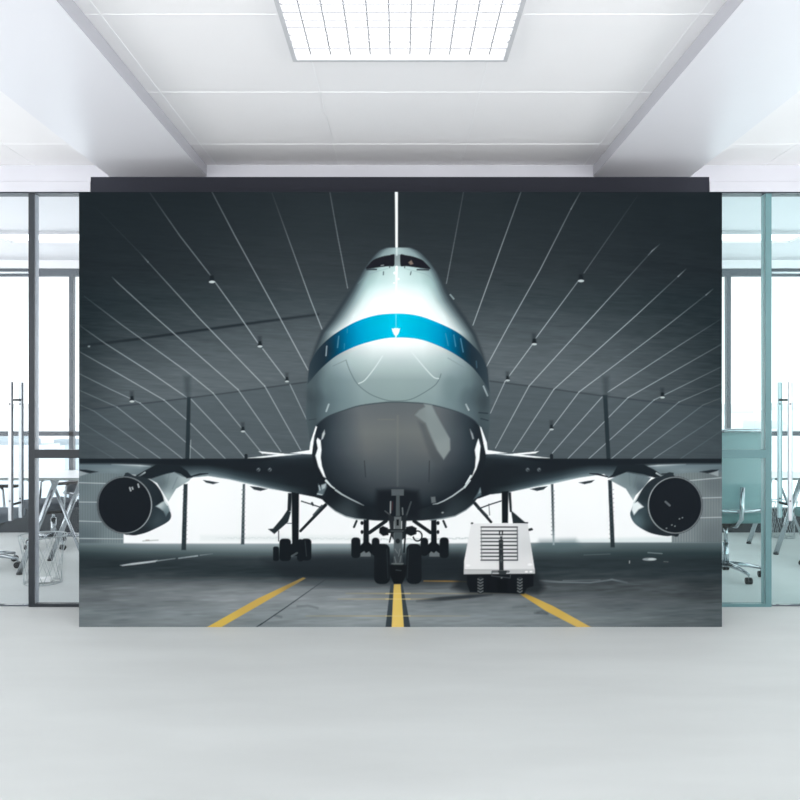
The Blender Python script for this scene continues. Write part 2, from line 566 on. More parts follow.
def window(pts, pad):
    xs = [p[0] for p in pts]
    ys = [p[1] for p in pts]
    i0 = max(0, int((min(xs) - pad - PX0) / STEP))
    i1 = min(NX, int((max(xs) + pad - PX0) / STEP) + 2)
    j0 = max(0, int((min(ys) - pad - PY0) / STEP))
    j1 = min(NY, int((max(ys) + pad - PY0) / STEP) + 2)
    return slice(j0, max(j1, j0)), slice(i0, max(i1, i0))


def segdist(X, Y, a, b):
    dx, dy = b[0] - a[0], b[1] - a[1]
    L = dx * dx + dy * dy + 1e-9
    t = np.clip(((X - a[0]) * dx + (Y - a[1]) * dy) / L, 0, 1)
    return np.hypot(X - a[0] - t * dx, Y - a[1] - t * dy), t


def put(sl, cov, col, lab):
    X, Y = GX[sl], GY[sl]
    c = col(X, Y) if callable(col) else np.array(col, float)
    PIC[sl] = PIC[sl] * (1 - cov[..., None]) + c * cov[..., None]
    if lab:
        L = LAB[sl]
        L[cov > 0.5] = lab


def poly(pts, col, lab=0, blur=0.9, alpha=1.0, clip=None):
    sl = window(pts, blur * 1.5 + 1)
    X, Y = GX[sl], GY[sl]
    if X.size == 0:
        return
    inside = np.zeros(X.shape, bool)
    d = np.full(X.shape, 1e9)
    n = len(pts)
    for i in range(n):
        a, b = pts[i], pts[(i + 1) % n]
        dd, _ = segdist(X, Y, a, b)
        d = np.minimum(d, dd)
        if a[1] != b[1]:
            c = ((a[1] > Y) != (b[1] > Y)) & (X < (b[0] - a[0]) * (Y - a[1]) / (b[1] - a[1]) + a[0])
            inside ^= c
    sd = np.where(inside, d, -d)
    t = np.clip(0.5 + sd / blur, 0, 1)
    cov = t * t * (3 - 2 * t) if blur > 2 else t
    put(sl, cov * alpha, col, lab)


def stroke(pts, w, col, lab=0, alpha=1.0, soft=0.8):
    """alpha and w may be lists along the points; joints do not add up"""
    big = window(pts, (max(w) if isinstance(w, (list, tuple)) else w) + 2)
    total = np.zeros(GX[big].shape)
    if total.size == 0:
        return
    for i in range(len(pts) - 1):
        a, b = pts[i], pts[i + 1]
        al = (alpha[i], alpha[i + 1]) if isinstance(alpha, (list, tuple)) else (alpha, alpha)
        ww = (w[i], w[i + 1]) if isinstance(w, (list, tuple)) else (w, w)
        sl = window([a, b], max(ww) + 2)
        X, Y = GX[sl], GY[sl]
        if X.size == 0:
            continue
        d, t = segdist(X, Y, a, b)
        wd = ww[0] + (ww[1] - ww[0]) * t
        cov = np.clip((wd / 2 - d) / soft + 0.5, 0, 1) * np.minimum(1, wd / soft) * (al[0] + (al[1] - al[0]) * t)
        loc = (slice(sl[0].start - big[0].start, sl[0].stop - big[0].start), slice(sl[1].start - big[1].start, sl[1].stop - big[1].start))
        total[loc] = np.maximum(total[loc], cov)
    put(big, total, col, lab)


def ell(cx, cy, rx, ry, col, lab=0, blur=0.9, alpha=1.0, rot=0):
    c, s = math.cos(rot), math.sin(rot)
    poly([(cx + rx * math.cos(t) * c - ry * math.sin(t) * s, cy + rx * math.cos(t) * s + ry * math.sin(t) * c)
          for t in np.linspace(0, 2 * math.pi, 41)[:-1]], col, lab, blur, alpha)


def grad(points, p=1.6, ax=1.0, ay=1.0):
    pts = [(x, y, np.array(c, float)) for x, y, c in points]

    def f(X, Y):
        W = np.zeros(X.shape)
        A = np.zeros(X.shape + (3,))
        for x, y, c in pts:
            wgt = 1.0 / (((X - x) * ax) ** 2 + ((Y - y) * ay) ** 2 + 30) ** p
            W += wgt
            A += wgt[..., None] * c
        return A / W[..., None]
    return f


def rows(outl, outr, table):
    """colour from |t| = distance from the centre line over half width, row by row"""
    ly = np.array([p[1] for p in outl])
    lx = np.array([p[0] for p in outl])
    ry = np.array([p[1] for p in outr])
    rx = np.array([p[0] for p in outr])
    ks = np.linspace(0, 1, 21)
    ty = np.array([r[0] for r in table], float)
    T = np.zeros((len(table), 21, 3))
    for i, (_, st) in enumerate(table):
        for ch in range(3):
            T[i, :, ch] = np.interp(ks, [s[0] for s in st], [s[1][ch] for s in st])

    def f(X, Y):
        l = np.interp(Y, ly, lx)
        r = np.interp(Y, ry, rx)
        t = np.clip(np.abs(X - (l + r) / 2) / np.maximum((r - l) / 2, 1), 0, 1)
        iy = np.interp(Y, ty, np.arange(len(ty)))
        i0 = np.clip(iy.astype(int), 0, len(ty) - 2)
        fy = np.clip(iy - i0, 0, 1)[..., None]
        k = t * 20
        k0 = np.clip(k.astype(int), 0, 19)
        fk = (k - k0)[..., None]
        A = T[i0, k0] * (1 - fk) + T[i0, k0 + 1] * fk
        B = T[i0 + 1, k0] * (1 - fk) + T[i0 + 1, k0 + 1] * fk
        return A * (1 - fy) + B * fy
    return f


def table(xs, ys, grid, tints):
    xs, ys, G = np.array(xs, float), np.array(ys, float), np.array(grid, float)
    T = np.array(tints, float)

    def f(X, Y):
        u = np.interp(X, xs, np.arange(len(xs)))
        v = np.interp(Y, ys, np.arange(len(ys)))
        u0 = np.clip(u.astype(int), 0, len(xs) - 2)
        v0 = np.clip(v.astype(int), 0, len(ys) - 2)
        fu, fv = u - u0, v - v0
        fu = fu * 0.5 + 0.5 * fu * fu * (3 - 2 * fu)
        g = (G[v0, u0] * (1 - fu) + G[v0, u0 + 1] * fu) * (1 - fv) + (G[v0 + 1, u0] * (1 - fu) + G[v0 + 1, u0 + 1] * fu) * fv
        t = T[v0] * (1 - fv[..., None]) + T[v0 + 1] * fv[..., None]
        return g[..., None] + t
    return f


def spanwise(top, bot, cols):
    """colour from the fraction between two edge lines, column by column"""
    ks = np.linspace(0, 1, 21)
    cx = np.array([c[0] for c in cols], float)
    T = np.zeros((len(cols), 21, 3))
    for i, (_, st) in enumerate(cols):
        for ch in range(3):
            T[i, :, ch] = np.interp(ks, [q[0] for q in st], [q[1][ch] for q in st])

    def f(X, Y):
        t = np.interp(X, [p[0] for p in top], [p[1] for p in top])
        b = np.interp(X, [p[0] for p in bot], [p[1] for p in bot])
        v = np.clip((Y - t) / np.maximum(b - t, 1), 0, 1) * 20
        u = np.interp(X, cx, np.arange(len(cx)))
        u0, v0 = np.clip(u.astype(int), 0, len(cx) - 2), np.clip(v.astype(int), 0, 19)
        fu, fv = (u - u0)[..., None], (v - v0)[..., None]
        return (T[u0, v0] * (1 - fv) + T[u0, v0 + 1] * fv) * (1 - fu) + (T[u0 + 1, v0] * (1 - fv) + T[u0 + 1, v0 + 1] * fv) * fu
    return f


def streaks(scale_x, scale_y, amp, slope=0.0):
    """soft value noise, stretched, for brushed concrete and board ceilings"""
    nx, ny = int(643 / scale_x) + 4, int(435 / scale_y) + 160
    g = rng.normal(0, 1, (ny, nx))
    u = (GX - PX0) / scale_x
    v = (GY - PY0 + slope * (GX - PX0)) / scale_y + 40
    u0, v0 = u.astype(int), np.clip(v.astype(int), 0, ny - 2)
    fu, fv = u - u0, v - v0
    fu, fv = fu * fu * (3 - 2 * fu), fv * fv * (3 - 2 * fv)
    n = (g[v0, u0] * (1 - fu) + g[v0, u0 + 1] * fu) * (1 - fv) + (g[v0 + 1, u0] * (1 - fu) + g[v0 + 1, u0 + 1] * fu) * fv
    return n * amp


def flip(pts, ax=397.7):
    return [(2 * ax - x, y) for x, y in pts]


def DIM(k, tab):
    return [(y, [(t, (c[0] * k * 0.965, c[1] * k, c[2] * k * 1.02)) for t, c in st]) for y, st in tab]


CEILING = label('printed_ceiling')
DOORWAY = label('printed_doorway', None, 'bright open doorway of the pictured hangar')
SIDE_L = label('printed_wall')
SIDE_R = label('printed_wall')
GROUND = label('printed_ground')
BEAM = label('printed_light_strip', None, 'bright white light strip above the cockpit')
POSTS = [label('printed_post') for _ in range(4)]
JET = label('printed_airliner', None, 'front view of a white jet airliner with a blue band')
BELLY = label('belly', JET, 'matt grey belly')
HULL = label('lower_hull', JET)
BAND = label('blue_band', JET, 'bright blue band')
EMBLEM = label('emblem', JET, 'small white crown-like emblem')
COCKPIT = [label('cockpit_window', JET) for _ in range(2)]
WINGS = [label('wing', JET) for _ in range(2)]
PYLONS = [label('pylon', JET) for _ in range(2)]
NACELLES = [label('engine_nacelle', JET) for _ in range(2)]
INTAKES = [label('engine_intake', JET) for _ in range(2)]
GEAR = [label('landing_gear', JET) for _ in range(5)]
WHEELS = [label('wheel', JET) for _ in range(10)]
STRIPES = [label('printed_floor_line', None, t) for t in ('yellow floor line on the left', 'yellow centre line with dark edges', 'yellow floor line on the right')]
LAMPS = [label('printed_lamp') for _ in range(10)]
CART = label('printed_ground_cart', None, 'white wheeled ground power cart')
GRILLE = label('grille', CART)
TOWBAR = label('tow_bar', CART)
CARTBASE = label('undercarriage', CART)
CARTWHEELS = [label('wheel', CART) for _ in range(2)]

# ---- ceiling of the hangar
ceil_col = table([80, 130, 190, 250, 310, 490, 550, 610, 670, 720], [192, 230, 270, 300, 325, 350, 375, 395, 430, 458], [
    [36, 37, 39, 43, 46, 44, 42, 40, 38, 36], [37, 39, 42, 46, 50, 48, 46, 43, 39, 37], [38, 42, 46, 53, 58, 54, 52, 47, 42, 39],
    [39, 47, 54, 62, 68, 66, 62, 55, 45, 40], [43, 55, 67, 77, 82, 80, 77, 67, 53, 44], [51, 71, 83, 91, 92, 94, 91, 83, 65, 49],
    [59, 85, 98, 98, 94, 100, 98, 94, 73, 53], [65, 90, 98, 98, 94, 98, 98, 96, 79, 59], [69, 86, 94, 97, 95, 95, 94, 92, 83, 65],
    [71, 90, 97, 96, 92, 94, 92, 90, 83, 67]], [(-7, 0, 4)] * 3 + [(-8, 1, 5)] * 7)
poly([(60, 150), (740, 150), (740, 480), (60, 480)], ceil_col, CEILING)
amp = np.clip((GY - 185) / 160, 0.25, 1.0)
nz = streaks(16, 1.3, 2.0, slope=-0.06) + streaks(50, 3.5, 1.6, slope=-0.08) + streaks(7, 1.0, 1.4)
PIC += (nz * amp)[..., None]
# lower bay slightly flatter and darker than the one above the fold
foldL = [(79, 411), (120, 406), (165, 401), (235, 392), (307, 382)]
foldR = [(490, 381), (545, 388), (600, 395.5), (660, 402.5), (722, 408.5)]
poly(foldL + [(312, 462), (79, 462)], (72, 83, 88), 0, 0.9, 0.38)
poly(foldR + [(722, 462), (488, 462)], (70, 81, 86), 0, 0.9, 0.42)
for fd in (foldL, foldR):
    stroke(fd, 1.5, (52, 61, 67), alpha=0.65, soft=1.2)
stroke([(79, 346), (130, 340), (200, 330.3), (260, 322), (318, 314.5)], 2.6, (33, 39, 44), alpha=[0.55, 0.8, 0.85, 0.8, 0.6], soft=1.6)
SEAM = (176, 186, 189)
seams = [
    ([(329.8, 192), (338, 238), (347.6, 288)], [.30, .45, .55]),
    ([(272, 193), (290, 243), (310.6, 300), (322, 329)], [.12, .45, .75, .85]),
    ([(212, 192), (235, 236), (278.4, 315), (308, 370)], [.35, .6, .85, .9]),
    ([(150, 193), (180, 236), (211, 276)], [.15, .5, .6]),
    ([(215, 282), (238.8, 315), (258, 343)], [.7, .85, .9]), ([(262.8, 348.8), (286.3, 379.7)], [.85, .85]), ([(290, 384.4), (306.4, 419)], [.7, .65]),
    ([(97, 209), (140, 253), (148, 262)], [.03, .12, .6]), ([(148, 262), (200, 319), (264.7, 386)], [.35, .8, .9]), ([(264.7, 386), (300.7, 450)], [.8, .7]),
    ([(112, 277), (118, 283), (153, 315), (200, 356.3), (238, 389.5)], [.15, .6, .7, .85, .85]), ([(238, 389.5), (260, 421), (281, 451.6)], [.8, .75, .7]),
    ([(84, 296), (122, 325), (186, 371), (213, 393)], [.1, .5, .85, .85]), ([(213, 393), (242, 428.5), (262.8, 454)], [.8, .7, .7]),
    ([(79, 325), (106, 344), (150, 372), (187, 397.5)], [.15, .55, .85, .8]), ([(191, 399), (235, 446), (245, 458)], [.75, .75, .7]),
    ([(80, 352), (120, 374.5), (164, 400)], [.3, .75, .8]), ([(164, 400), (187, 420), (225.7, 459)], [.75, .75, .7]),
    ([(80, 374), (110, 389), (140, 403)], [.3, .55, .65]), ([(140, 403), (170, 428.5), (205, 459)], [.7, .65, .65]),
    ([(80, 390.5), (117, 407)], [.25, .4]), ([(117, 407), (183, 459)], [.5, .65]),
    ([(80, 405), (94, 411), (161, 459)], [.2, .3, .6]), ([(81, 422), (139, 459)], [.12, .4]), ([(83, 440), (115, 459)], [.06, .15]),
    ([(463.5, 192), (455, 238), (446.4, 283.5)], [.22, .35, .5]),
    ([(521, 192), (500, 250), (473, 325)], [.35, .7, .85]),
    ([(580.5, 192), (571, 209)], [.2, .6]), ([(571, 209), (540, 270), (509, 325), (486.5, 366.6)], [.4, .75, .85, .85]),
    ([(638, 195), (584, 273)], [.05, .4]), ([(579, 280), (553, 315), (536, 338)], [.6, .85, .9]), ([(532, 345), (505, 381.6)], [.9, .85]), ([(505, 381.6), (490.5, 413)], [.8, .75]),
    ([(660, 244), (652, 251), (648.5, 255)], [.05, .75, .3]), ([(648.5, 255), (594, 315), (529, 386)], [.2, .85, .9]), ([(529, 386), (495.5, 448)], [.85, .75]),
    ([(686, 269), (678, 276.5)], [.15, .85]), ([(678, 276.5), (636.6, 315), (553.8, 389.4)], [.2, .8, .9]), ([(553.8, 389.4), (513, 451.5)], [.85, .75]),
    ([(713, 289), (706, 295)], [.15, .7]), ([(706, 295), (668, 325), (579, 392)], [.2, .6, .9]), ([(579, 392), (534.7, 450.5)], [.85, .75]),
    ([(721, 319), (680, 345), (608, 392)], [.08, .5, .85]), ([(602, 397), (570, 433), (552.5, 453)], [.8, .8, .75]),
    ([(721, 344.5), (670, 373.5), (628, 397.6)], [.25, .6, .85]), ([(628, 397.6), (568, 458.5)], [.75, .75]),
    ([(721, 367), (654, 400)], [.2, .7]), ([(654, 400), (588.5, 459)], [.65, .75]),
    ([(721, 384), (679, 402)], [.2, .5]), ([(679, 402), (611, 459)], [.5, .7]),
    ([(721, 398), (703, 405), (632, 459)], [.15, .25, .65]), ([(721, 414), (653, 459)], [.12, .5]), ([(721, 431), (680, 459)], [.08, .2])]
for pts, al in seams:
    stroke(pts, 0.95, SEAM, alpha=[v * 0.92 for v in al])
stroke([(396.4, 190), (396.6, 249)], [3.0, 2.4], (246, 250, 250), BEAM)

# ---- daylight, side walls, ground
poly([(79, 462), (722, 462), (722, 545), (79, 545)], (252, 254, 254), DOORWAY)
far = [(x, 538.5 + 1.2 * math.sin(x * 1.7) * math.sin(x * 0.37), 2.2 + 1.6 * abs(math.sin(x * 0.9))) for x in range(150, 470, 3)]
for x, y, wd in far:
    if x > 215:
        stroke([(x, y), (x + wd, y)], 1.2, (196, 206, 206), alpha=0.55 if x > 225 else 0.3)
poly([(200, 535), (380, 535), (380, 541), (200, 541)], (236, 242, 241), 0, 4, 0.6)
stroke([(143, 541), (158, 540.2)], 1.3, (190, 196, 194), alpha=0.8)
stroke([(146, 540.2), (149, 540.2)], 1.2, (150, 140, 130), alpha=0.6)
poly([(690, 536), (560, 540), (560, 545), (690, 545)], (214, 226, 226), 0, 5, 0.7)
wl = grad([(80, 480, (104, 117, 121)), (100, 480, (112, 125, 128)), (80, 540, (92, 105, 110)), (120, 540, (124, 137, 140)), (85, 510, (112, 124, 128))])
poly([(75, 466), (142, 466), (142, 490), (123.6, 500), (123.6, 544), (75, 544)], wl, SIDE_L)
wr = grad([(690, 485, (118, 129, 130)), (715, 480, (102, 112, 115)), (680, 538, (132, 142, 144)), (716, 538, (106, 116, 119)), (705, 508, (122, 132, 134))])
poly([(655, 466), (726, 466), (726, 542.5), (671.8, 542.5), (671.8, 500), (655, 490)], wr, SIDE_R)
for x in np.arange(80, 124, 2.6):
    stroke([(x, 470), (x, 544)], 0.9, (84, 96, 101), alpha=0.35)
for x in np.arange(673, 722, 2.7):
    stroke([(x, 470), (x, 542)], 0.9, (90, 99, 103), alpha=0.4)
for y0, y1 in ((482.6, 483.6), (502, 502.3), (521, 522), (538.4, 538.8)):
    stroke([(79, y0), (123.5 if y0 > 530 else 108, y1)], 1.0, (186, 196, 196), alpha=0.75)
for y0, y1 in ((481.5, 477.6), (498.6, 497.4), (518.2, 517.2)):
    stroke([(680, y0), (722, y1)], 1.0, (190, 199, 199), alpha=0.75)
stroke([(672, 500), (672, 542)], 1.0, (150, 160, 160), alpha=0.5)

gc = table([85, 150, 250, 340, 440, 560, 640, 718], [543.5, 548, 553, 560, 568, 576, 583, 590, 600, 612, 626], [
    [118, 150, 166, 178, 150, 126, 106, 98], [92, 120, 136, 150, 114, 106, 88, 80], [66, 84, 98, 112, 88, 78, 62, 58], [52, 58, 62, 66, 52, 58, 54, 50],
    [52, 56, 54, 44, 44, 56, 56, 50], [60, 68, 62, 46, 48, 62, 62, 54], [88, 104, 104, 102, 90, 80, 74, 61], [106, 120, 130, 136, 119, 91, 86, 69],
    [114, 127, 143, 147, 130, 111, 100, 81], [120, 134, 148, 152, 140, 124, 111, 90], [121, 138, 147, 157, 149, 134, 117, 100]],
    [(-10, 4, 7)] * 3 + [(-8, 1, 5)] * 3 + [(-6, 1, 4)] * 3 + [(-7, 2, 5)] * 2)
poly([(70, 543.2), (123, 543.2), (160, 543.6), (420, 543.6), (560, 542.6), (672, 542.4), (730, 542), (730, 640), (70, 640)], gc, GROUND, 2.2)
ga = np.clip((GY - 548) / 40, 0, 1) * (LAB == GROUND)
PIC += ((streaks(22, 2.0, 4.0, slope=0.05) + streaks(48, 5, 5.5) + streaks(9, 1.2, 2.8)) * ga)[..., None]
# shade thrown by the aircraft
poly([(262, 560), (330, 553), (460, 553), (480, 566), (470, 580), (430, 584), (370, 584.5), (318, 583), (285, 578)], (38, 44, 49), 0, 14, 0.75)
poly([(300, 578), (375, 580), (380, 586), (340, 589), (318, 586)], (84, 92, 96), 0, 6, 0.6)
poly([(540, 540), (575, 539), (582, 547), (560, 551), (535, 548)], (84, 104, 109), 0, 8, 0.5)
# marks on the ground
poly(Z(75, 520, 4, [(180, 181), (230, 172), (300, 164), (330, 160), (322, 168), (240, 179), (190, 184)]), (196, 204, 206), 0, 1.2, 0.95)
stroke(Z(75, 520, 4, [(325, 164), (400, 154)]), 1.2, (150, 160, 163), alpha=[.8, .5])
stroke(Z(75, 520, 4, [(415, 153), (490, 143)]), 1.4, (176, 186, 188), alpha=[.6, .8])
stroke(Z(75, 520, 4, [(500, 141), (550, 135)]), 1.0, (140, 150, 153), alpha=[.7, .3])
ell(649.5, 559.3, 7, 1.5, (176, 186, 188), 0, 1.3, 0.8)
ell(652, 559.2, 4, 0.9, (214, 222, 223), 0, 1, 0.9)
stroke([(648, 552.6), (662, 553.6)], 1.2, (120, 132, 136), alpha=.8)
stroke([(584, 555), (610, 554)], 1.0, (100, 112, 117), alpha=.5)
stroke([(629.5, 561), (629.5, 563)], 1, (200, 206, 206), alpha=.7)
stroke([(664, 561.5), (668, 561.8)], 1, (120, 128, 128), alpha=.6)
stroke([(540, 580.5), (560, 582), (590, 582.5), (606, 580.5), (612, 579.5), (627, 582.5)], 1.6, (126, 136, 140), alpha=[.4, .7, .7, .6, .8, .3], soft=1.2)
stroke([(563, 580.5), (600, 580)], 1.0, (116, 126, 130), alpha=.6)
stroke([(260, 625), (285, 608), (326, 579)], 1.1, (52, 60, 65), alpha=[.8, .75, .4])
stroke([(255, 628), (262, 623.5)], 1.1, (52, 60, 65), alpha=.8)
for y, a0, a1, al in ((593.5, 346, 522, .5), (599, 338, 468, .55), (616, 306, 470, .5)):
    stroke([(a0, y), (388, y), (a1, y)], 1.3, (196, 170, 112), alpha=[al * .4, al, al * .25])
stroke([(424, 581), (445, 581.2), (468, 581.6)], 1.4, (150, 118, 60), alpha=[.6, .85, .6])
for pts, al in (((Z(260, 520, 4, [(150, 345), (190, 342), (230, 352)])), .35), (Z(260, 520, 4, [(60, 382), (85, 388)]), .4),
                (Z(440, 510, 6.56, [(640, 672), (672, 665), (700, 676)]), .5), (Z(530, 520, 4, [(20, 372), (70, 376)]), .5),
                (Z(530, 520, 4, [(620, 300), (670, 298)]), .4), (Z(440, 510, 6.56, [(480, 640), (560, 632)]), .25)):
    stroke(pts, 2.0, (72, 80, 85), alpha=al, soft=2)
stroke([(417, 601), (440, 599), (470, 596.5), (492, 594.6)], [2, 4, 3.4, 1.4], (42, 48, 53), alpha=[.3, .8, .85, .6], soft=2)
YEL = (222, 186, 84)
poly([(205.4, 628), (219.8, 628), (262, 603.6), (306, 578.2), (303, 577.4), (258, 598.4)], grad([(212, 625, (224, 190, 92)), (262, 600, (208, 174, 90)), (304, 578, (150, 128, 78))]), STRIPES[0])
for sx in (((390.6, 584), (393.9, 584), (391.8, 628), (385.4, 628)), ((400.4, 584), (402.6, 584), (410.6, 628), (403.8, 628))):
    poly(list(sx), (62, 72, 78), STRIPES[1], 1)
poly([(393.9, 584), (400.5, 584), (403.9, 628), (391.6, 628)], grad([(397, 585, (214, 184, 100)), (397, 600, (234, 202, 108)), (397, 625, (238, 207, 116))]), STRIPES[1])
for y in (593.5, 599, 616):
    stroke([(386, y), (410, y)], 1.1, (236, 212, 142), alpha=.55)
poly([(519, 593.5), (524.5, 593), (553, 606), (592.6, 628), (578.6, 628), (546, 611)], grad([(522, 594, (200, 164, 76)), (550, 608, (212, 178, 90)), (585, 626, (220, 187, 102))]), STRIPES[2])

# ---- posts
PD = (42, 52, 57)
poly([(187, 397), (190.6, 397), (189.6, 461), (185.2, 461)], PD, POSTS[0], 1)
stroke([(190.8, 440), (190.0, 459)], .8, (200, 210, 210), alpha=.5)
poly([(183.6, 484), (187.6, 484), (186, 550), (181.4, 550)], (46, 56, 61), POSTS[0], 1)
poly([(603, 395), (607.3, 395), (610.6, 461), (606.6, 461)], PD, POSTS[1], 1)
poly([(608, 480), (611.8, 480), (614.8, 547.4), (610.6, 547.4)], (46, 56, 61), POSTS[1], 1)
poly([(242.8, 484), (245, 484), (244.3, 544.4), (241, 544.4)], (66, 78, 83), POSTS[2], 1)
poly([(551, 484), (553.4, 484), (554.6, 545), (552.7, 545)], grad([(552, 490, (60, 72, 77)), (553, 520, (76, 88, 92)), (553.6, 542, (150, 165, 168))]), POSTS[3], 1)
for k in range(12):
    yy = 490 + k * 4.4
    stroke([(183, yy), (187, yy + .6)], .9, (82, 92, 96), alpha=.4)
    stroke([(242, yy), (244.6, yy)], 1.2, (116, 126, 128), alpha=.6)
    stroke([(551.6, yy * .9 + 50), (554, yy * .9 + 50)], 1.2, (126, 136, 138), alpha=.6)
    stroke([(609.4, yy), (613.6, yy - .4)], .9, (82, 92, 96), alpha=.4)

# ---- hanging lamps on the ceiling
for k, (x, y, s) in enumerate(((212, 281.5, 1.0), (260, 346, .8), (287, 381, .65), (132, 401, .8), (243, 431, .7), (581, 280.5, 1.0), (534.3, 343.8, .85), (507.7, 380, .7), (662.5, 397, .75), (551.6, 429, .7))):
    poly([(x - 2.4 * s, y - 12 * s), (x + 1.6 * s, y - 12 * s), (x + 2.4 * s, y), (x - 2.4 * s, y)], (38, 45, 50), 0, 4, .55)
    poly([(x - 1.7 * s, y - 6 * s), (x + 1.4 * s, y - 6 * s), (x + 2.6 * s, y), (x - 2.6 * s, y)], (28, 34, 38), LAMPS[k], 1.2)
    ell(x, y + .4, 3.0 * s, 1.25 * s, (196, 206, 206), LAMPS[k], 1.0)
ell(89, 346.4, 1.2, .9, (150, 160, 162), 0, 1, .8)
for x in (187.6, 606):
    poly([(x - 4, 376), (x + 3, 376), (x + 2.5, 398), (x - 2, 398)], (54, 64, 69), 0, 6, .55)

# ---- wings
WD = (31, 37, 42)
wingL = [(75, 459), (246, 459), (262, 457.3), (283, 454.6), (312, 452), (330, 456), (330, 502), (314.6, 497), (299, 494), (290, 492.3), (269, 488.6), (251.5, 484.6),
         (229, 479.4), (208, 476), (191, 477.6), (160, 477), (133, 475.5), (110, 473), (75, 473.5)]
K = (31, 37, 42)
wl_col = spanwise([(75, 459), (246, 459), (283, 455), (312, 452), (330, 456)], [(75, 474), (133, 475.5), (160, 477), (191, 477.6), (208, 476), (229, 479.4), (251.5, 484.6), (269, 488.6), (290, 492.3), (314, 497), (330, 502)], [
    (79, [(0, K), (.25, (34, 41, 46)), (.4, (98, 113, 119)), (.8, (92, 106, 112)), (1, (120, 132, 136))]),
    (115, [(0, K), (.22, (34, 41, 46)), (.38, (104, 119, 125)), (.7, (122, 137, 142)), (1, (112, 126, 131))]),
    (140, [(0, K), (.24, (34, 41, 46)), (.42, (138, 153, 157)), (.62, (110, 124, 129)), (1, (100, 114, 119))]),
    (165, [(0, K), (.3, K), (.6, (60, 72, 78)), (1, (90, 104, 109))]),
    (195, [(0, K), (.3, K), (.55, (62, 74, 80)), (.8, (98, 113, 118)), (1, (122, 138, 142))]),
    (215, [(0, K), (.35, K), (.6, (56, 68, 74)), (.8, (86, 101, 107)), (1, (138, 155, 159))]),
    (235, [(0, K), (.45, K), (.7, (50, 61, 67)), (.9, (84, 100, 106)), (1, (152, 170, 173))]),
    (252, [(0, K), (.5, K), (.75, (48, 58, 64)), (.92, (84, 100, 106)), (1, (162, 180, 183))]),
    (270, [(0, (55, 66, 72)), (.1, (36, 44, 49)), (.5, K), (.75, (40, 49, 55)), (.93, (70, 84, 90)), (1, (142, 158, 162))]),
    (290, [(0, (84, 99, 105)), (.12, (40, 48, 54)), (.3, K), (.8, (33, 40, 45)), (1, (70, 84, 89))]),
    (312, [(0, (84, 99, 105)), (.15, (38, 46, 51)), (.4, K), (1, (30, 36, 41))])])
poly(wingL, wl_col, WINGS[0], 1)
wingR = [(726, 459), (549, 459), (533, 457.3), (512, 454.6), (486, 452.5), (466, 456), (466, 502), (480, 498), (490, 494.5), (506, 492.8), (533.5, 487.2), (553, 483.6), (579, 477.8), (604, 474),
         (608, 477.6), (640, 478), (666, 475), (690, 472.5), (726, 472.5)]
poly(wingR, lambda X, Y: wl_col(797.5 - X, Y), WINGS[1], 1)
for f, L in ((lambda p: p, WINGS[0]), (lambda p: [(797.5 - x, y) for x, y in p], WINGS[1])):
    poly(f([(75, 458.7), (247, 458.7), (262, 457.5), (280, 459), (230, 464.5), (165, 464), (120, 462.2), (75, 462.6)]), WD, L, 1.4)
    # bright light on the upper surface by the root
    for q in ([(246, 458.2), (283, 453.8), (301, 454.2), (262, 457.8)], [(258.5, 451.2), (284, 453.6), (282, 455.2), (262, 453.4)], [(290, 453.2), (312, 449.6), (312, 454.2), (300, 453.8)]):
        poly(f(q), (250, 253, 253), L, 0.9)
    stroke(f([(246, 458), (246, 455.5)]), 3.2, (34, 40, 45), L)
    # thin streaks, fairings and lights
    stroke(f([(112, 464.4), (140, 465.6), (150, 466.4)]), 1.3, (196, 206, 207), alpha=[.2, .8, .3])
    poly(f([(79, 469.5), (86, 469.8), (98, 471.8), (90, 473.2), (80, 471.2)]), (32, 39, 44), L, 1.2)
    poly(f([(79, 470.5), (88, 473.6), (79, 476.5)]), (150, 160, 162), L, 1.2, .9)
    stroke(f([(190, 476.8), (200, 474.2), (208, 473.4)]), [1.2, 2, .8], (36, 44, 49), L)
    poly(f([(203, 480), (210, 481), (218.8, 482.6), (213, 484.2), (206, 482.6)]), (46, 56, 61), L, 1)
    poly(f([(250, 486.2), (258, 487), (267.5, 489), (260.5, 491), (254, 489.6)]), (46, 56, 61), L, 1)
    for x in (258.4, 269.8):
        ell(*f([(x, 469.8)])[0], 2.0, 2.0, (74, 83, 88), L, 1)
        ell(*f([(x + .4, 469.2)])[0], 1.1, 1.1, (150, 158, 160), L, 1, .8)
        stroke(f([(x - 1, 471), (x + 1, 468.8)]), .8, (30, 36, 41), L, .8)

# ---- engines
O = (75, 440, 6.154)
poly(Z(*O, [(455, 238), (540, 215), (610, 198), (665, 228), (716, 233), (700, 252), (622, 300), (575, 378), (548, 335), (505, 265)]),
     grad([(158, 478, (96, 110, 114)), (172, 476, (134, 148, 151)), (185, 479, (166, 180, 182)), (170, 488, (138, 154, 157)), (163, 484, (84, 97, 102)), (168, 497, (186, 200, 200))]), PYLONS[0], 1)
poly(Z(*O, [(370, 222), (430, 188), (505, 148), (640, 155), (690, 190), (722, 232), (688, 236), (650, 208), (612, 196), (560, 207), (470, 238), (420, 240)]), (33, 40, 45), PYLONS[0], 1.2)
stroke(Z(*O, [(392, 224), (430, 200)]), 1.6, (186, 198, 198), PYLONS[0], [.3, .9])
stroke(Z(*O, [(318, 214), (370, 218)]), 1.8, (206, 214, 214), 0, [.8, .6])
for a, b in (((530, 225), (540, 275)), ((580, 210), (560, 290)), ((630, 230), (600, 300))):
    stroke(Z(*O, [a, b]), 1.2, (104, 118, 122), alpha=.4)
body = spline(Z(*O, [(300, 224), (370, 222), (440, 234), (500, 275), (543, 345), (556, 400), (590, 452), (575, 500), (480, 552), (410, 578), (340, 585), (290, 540)]), 5, True)
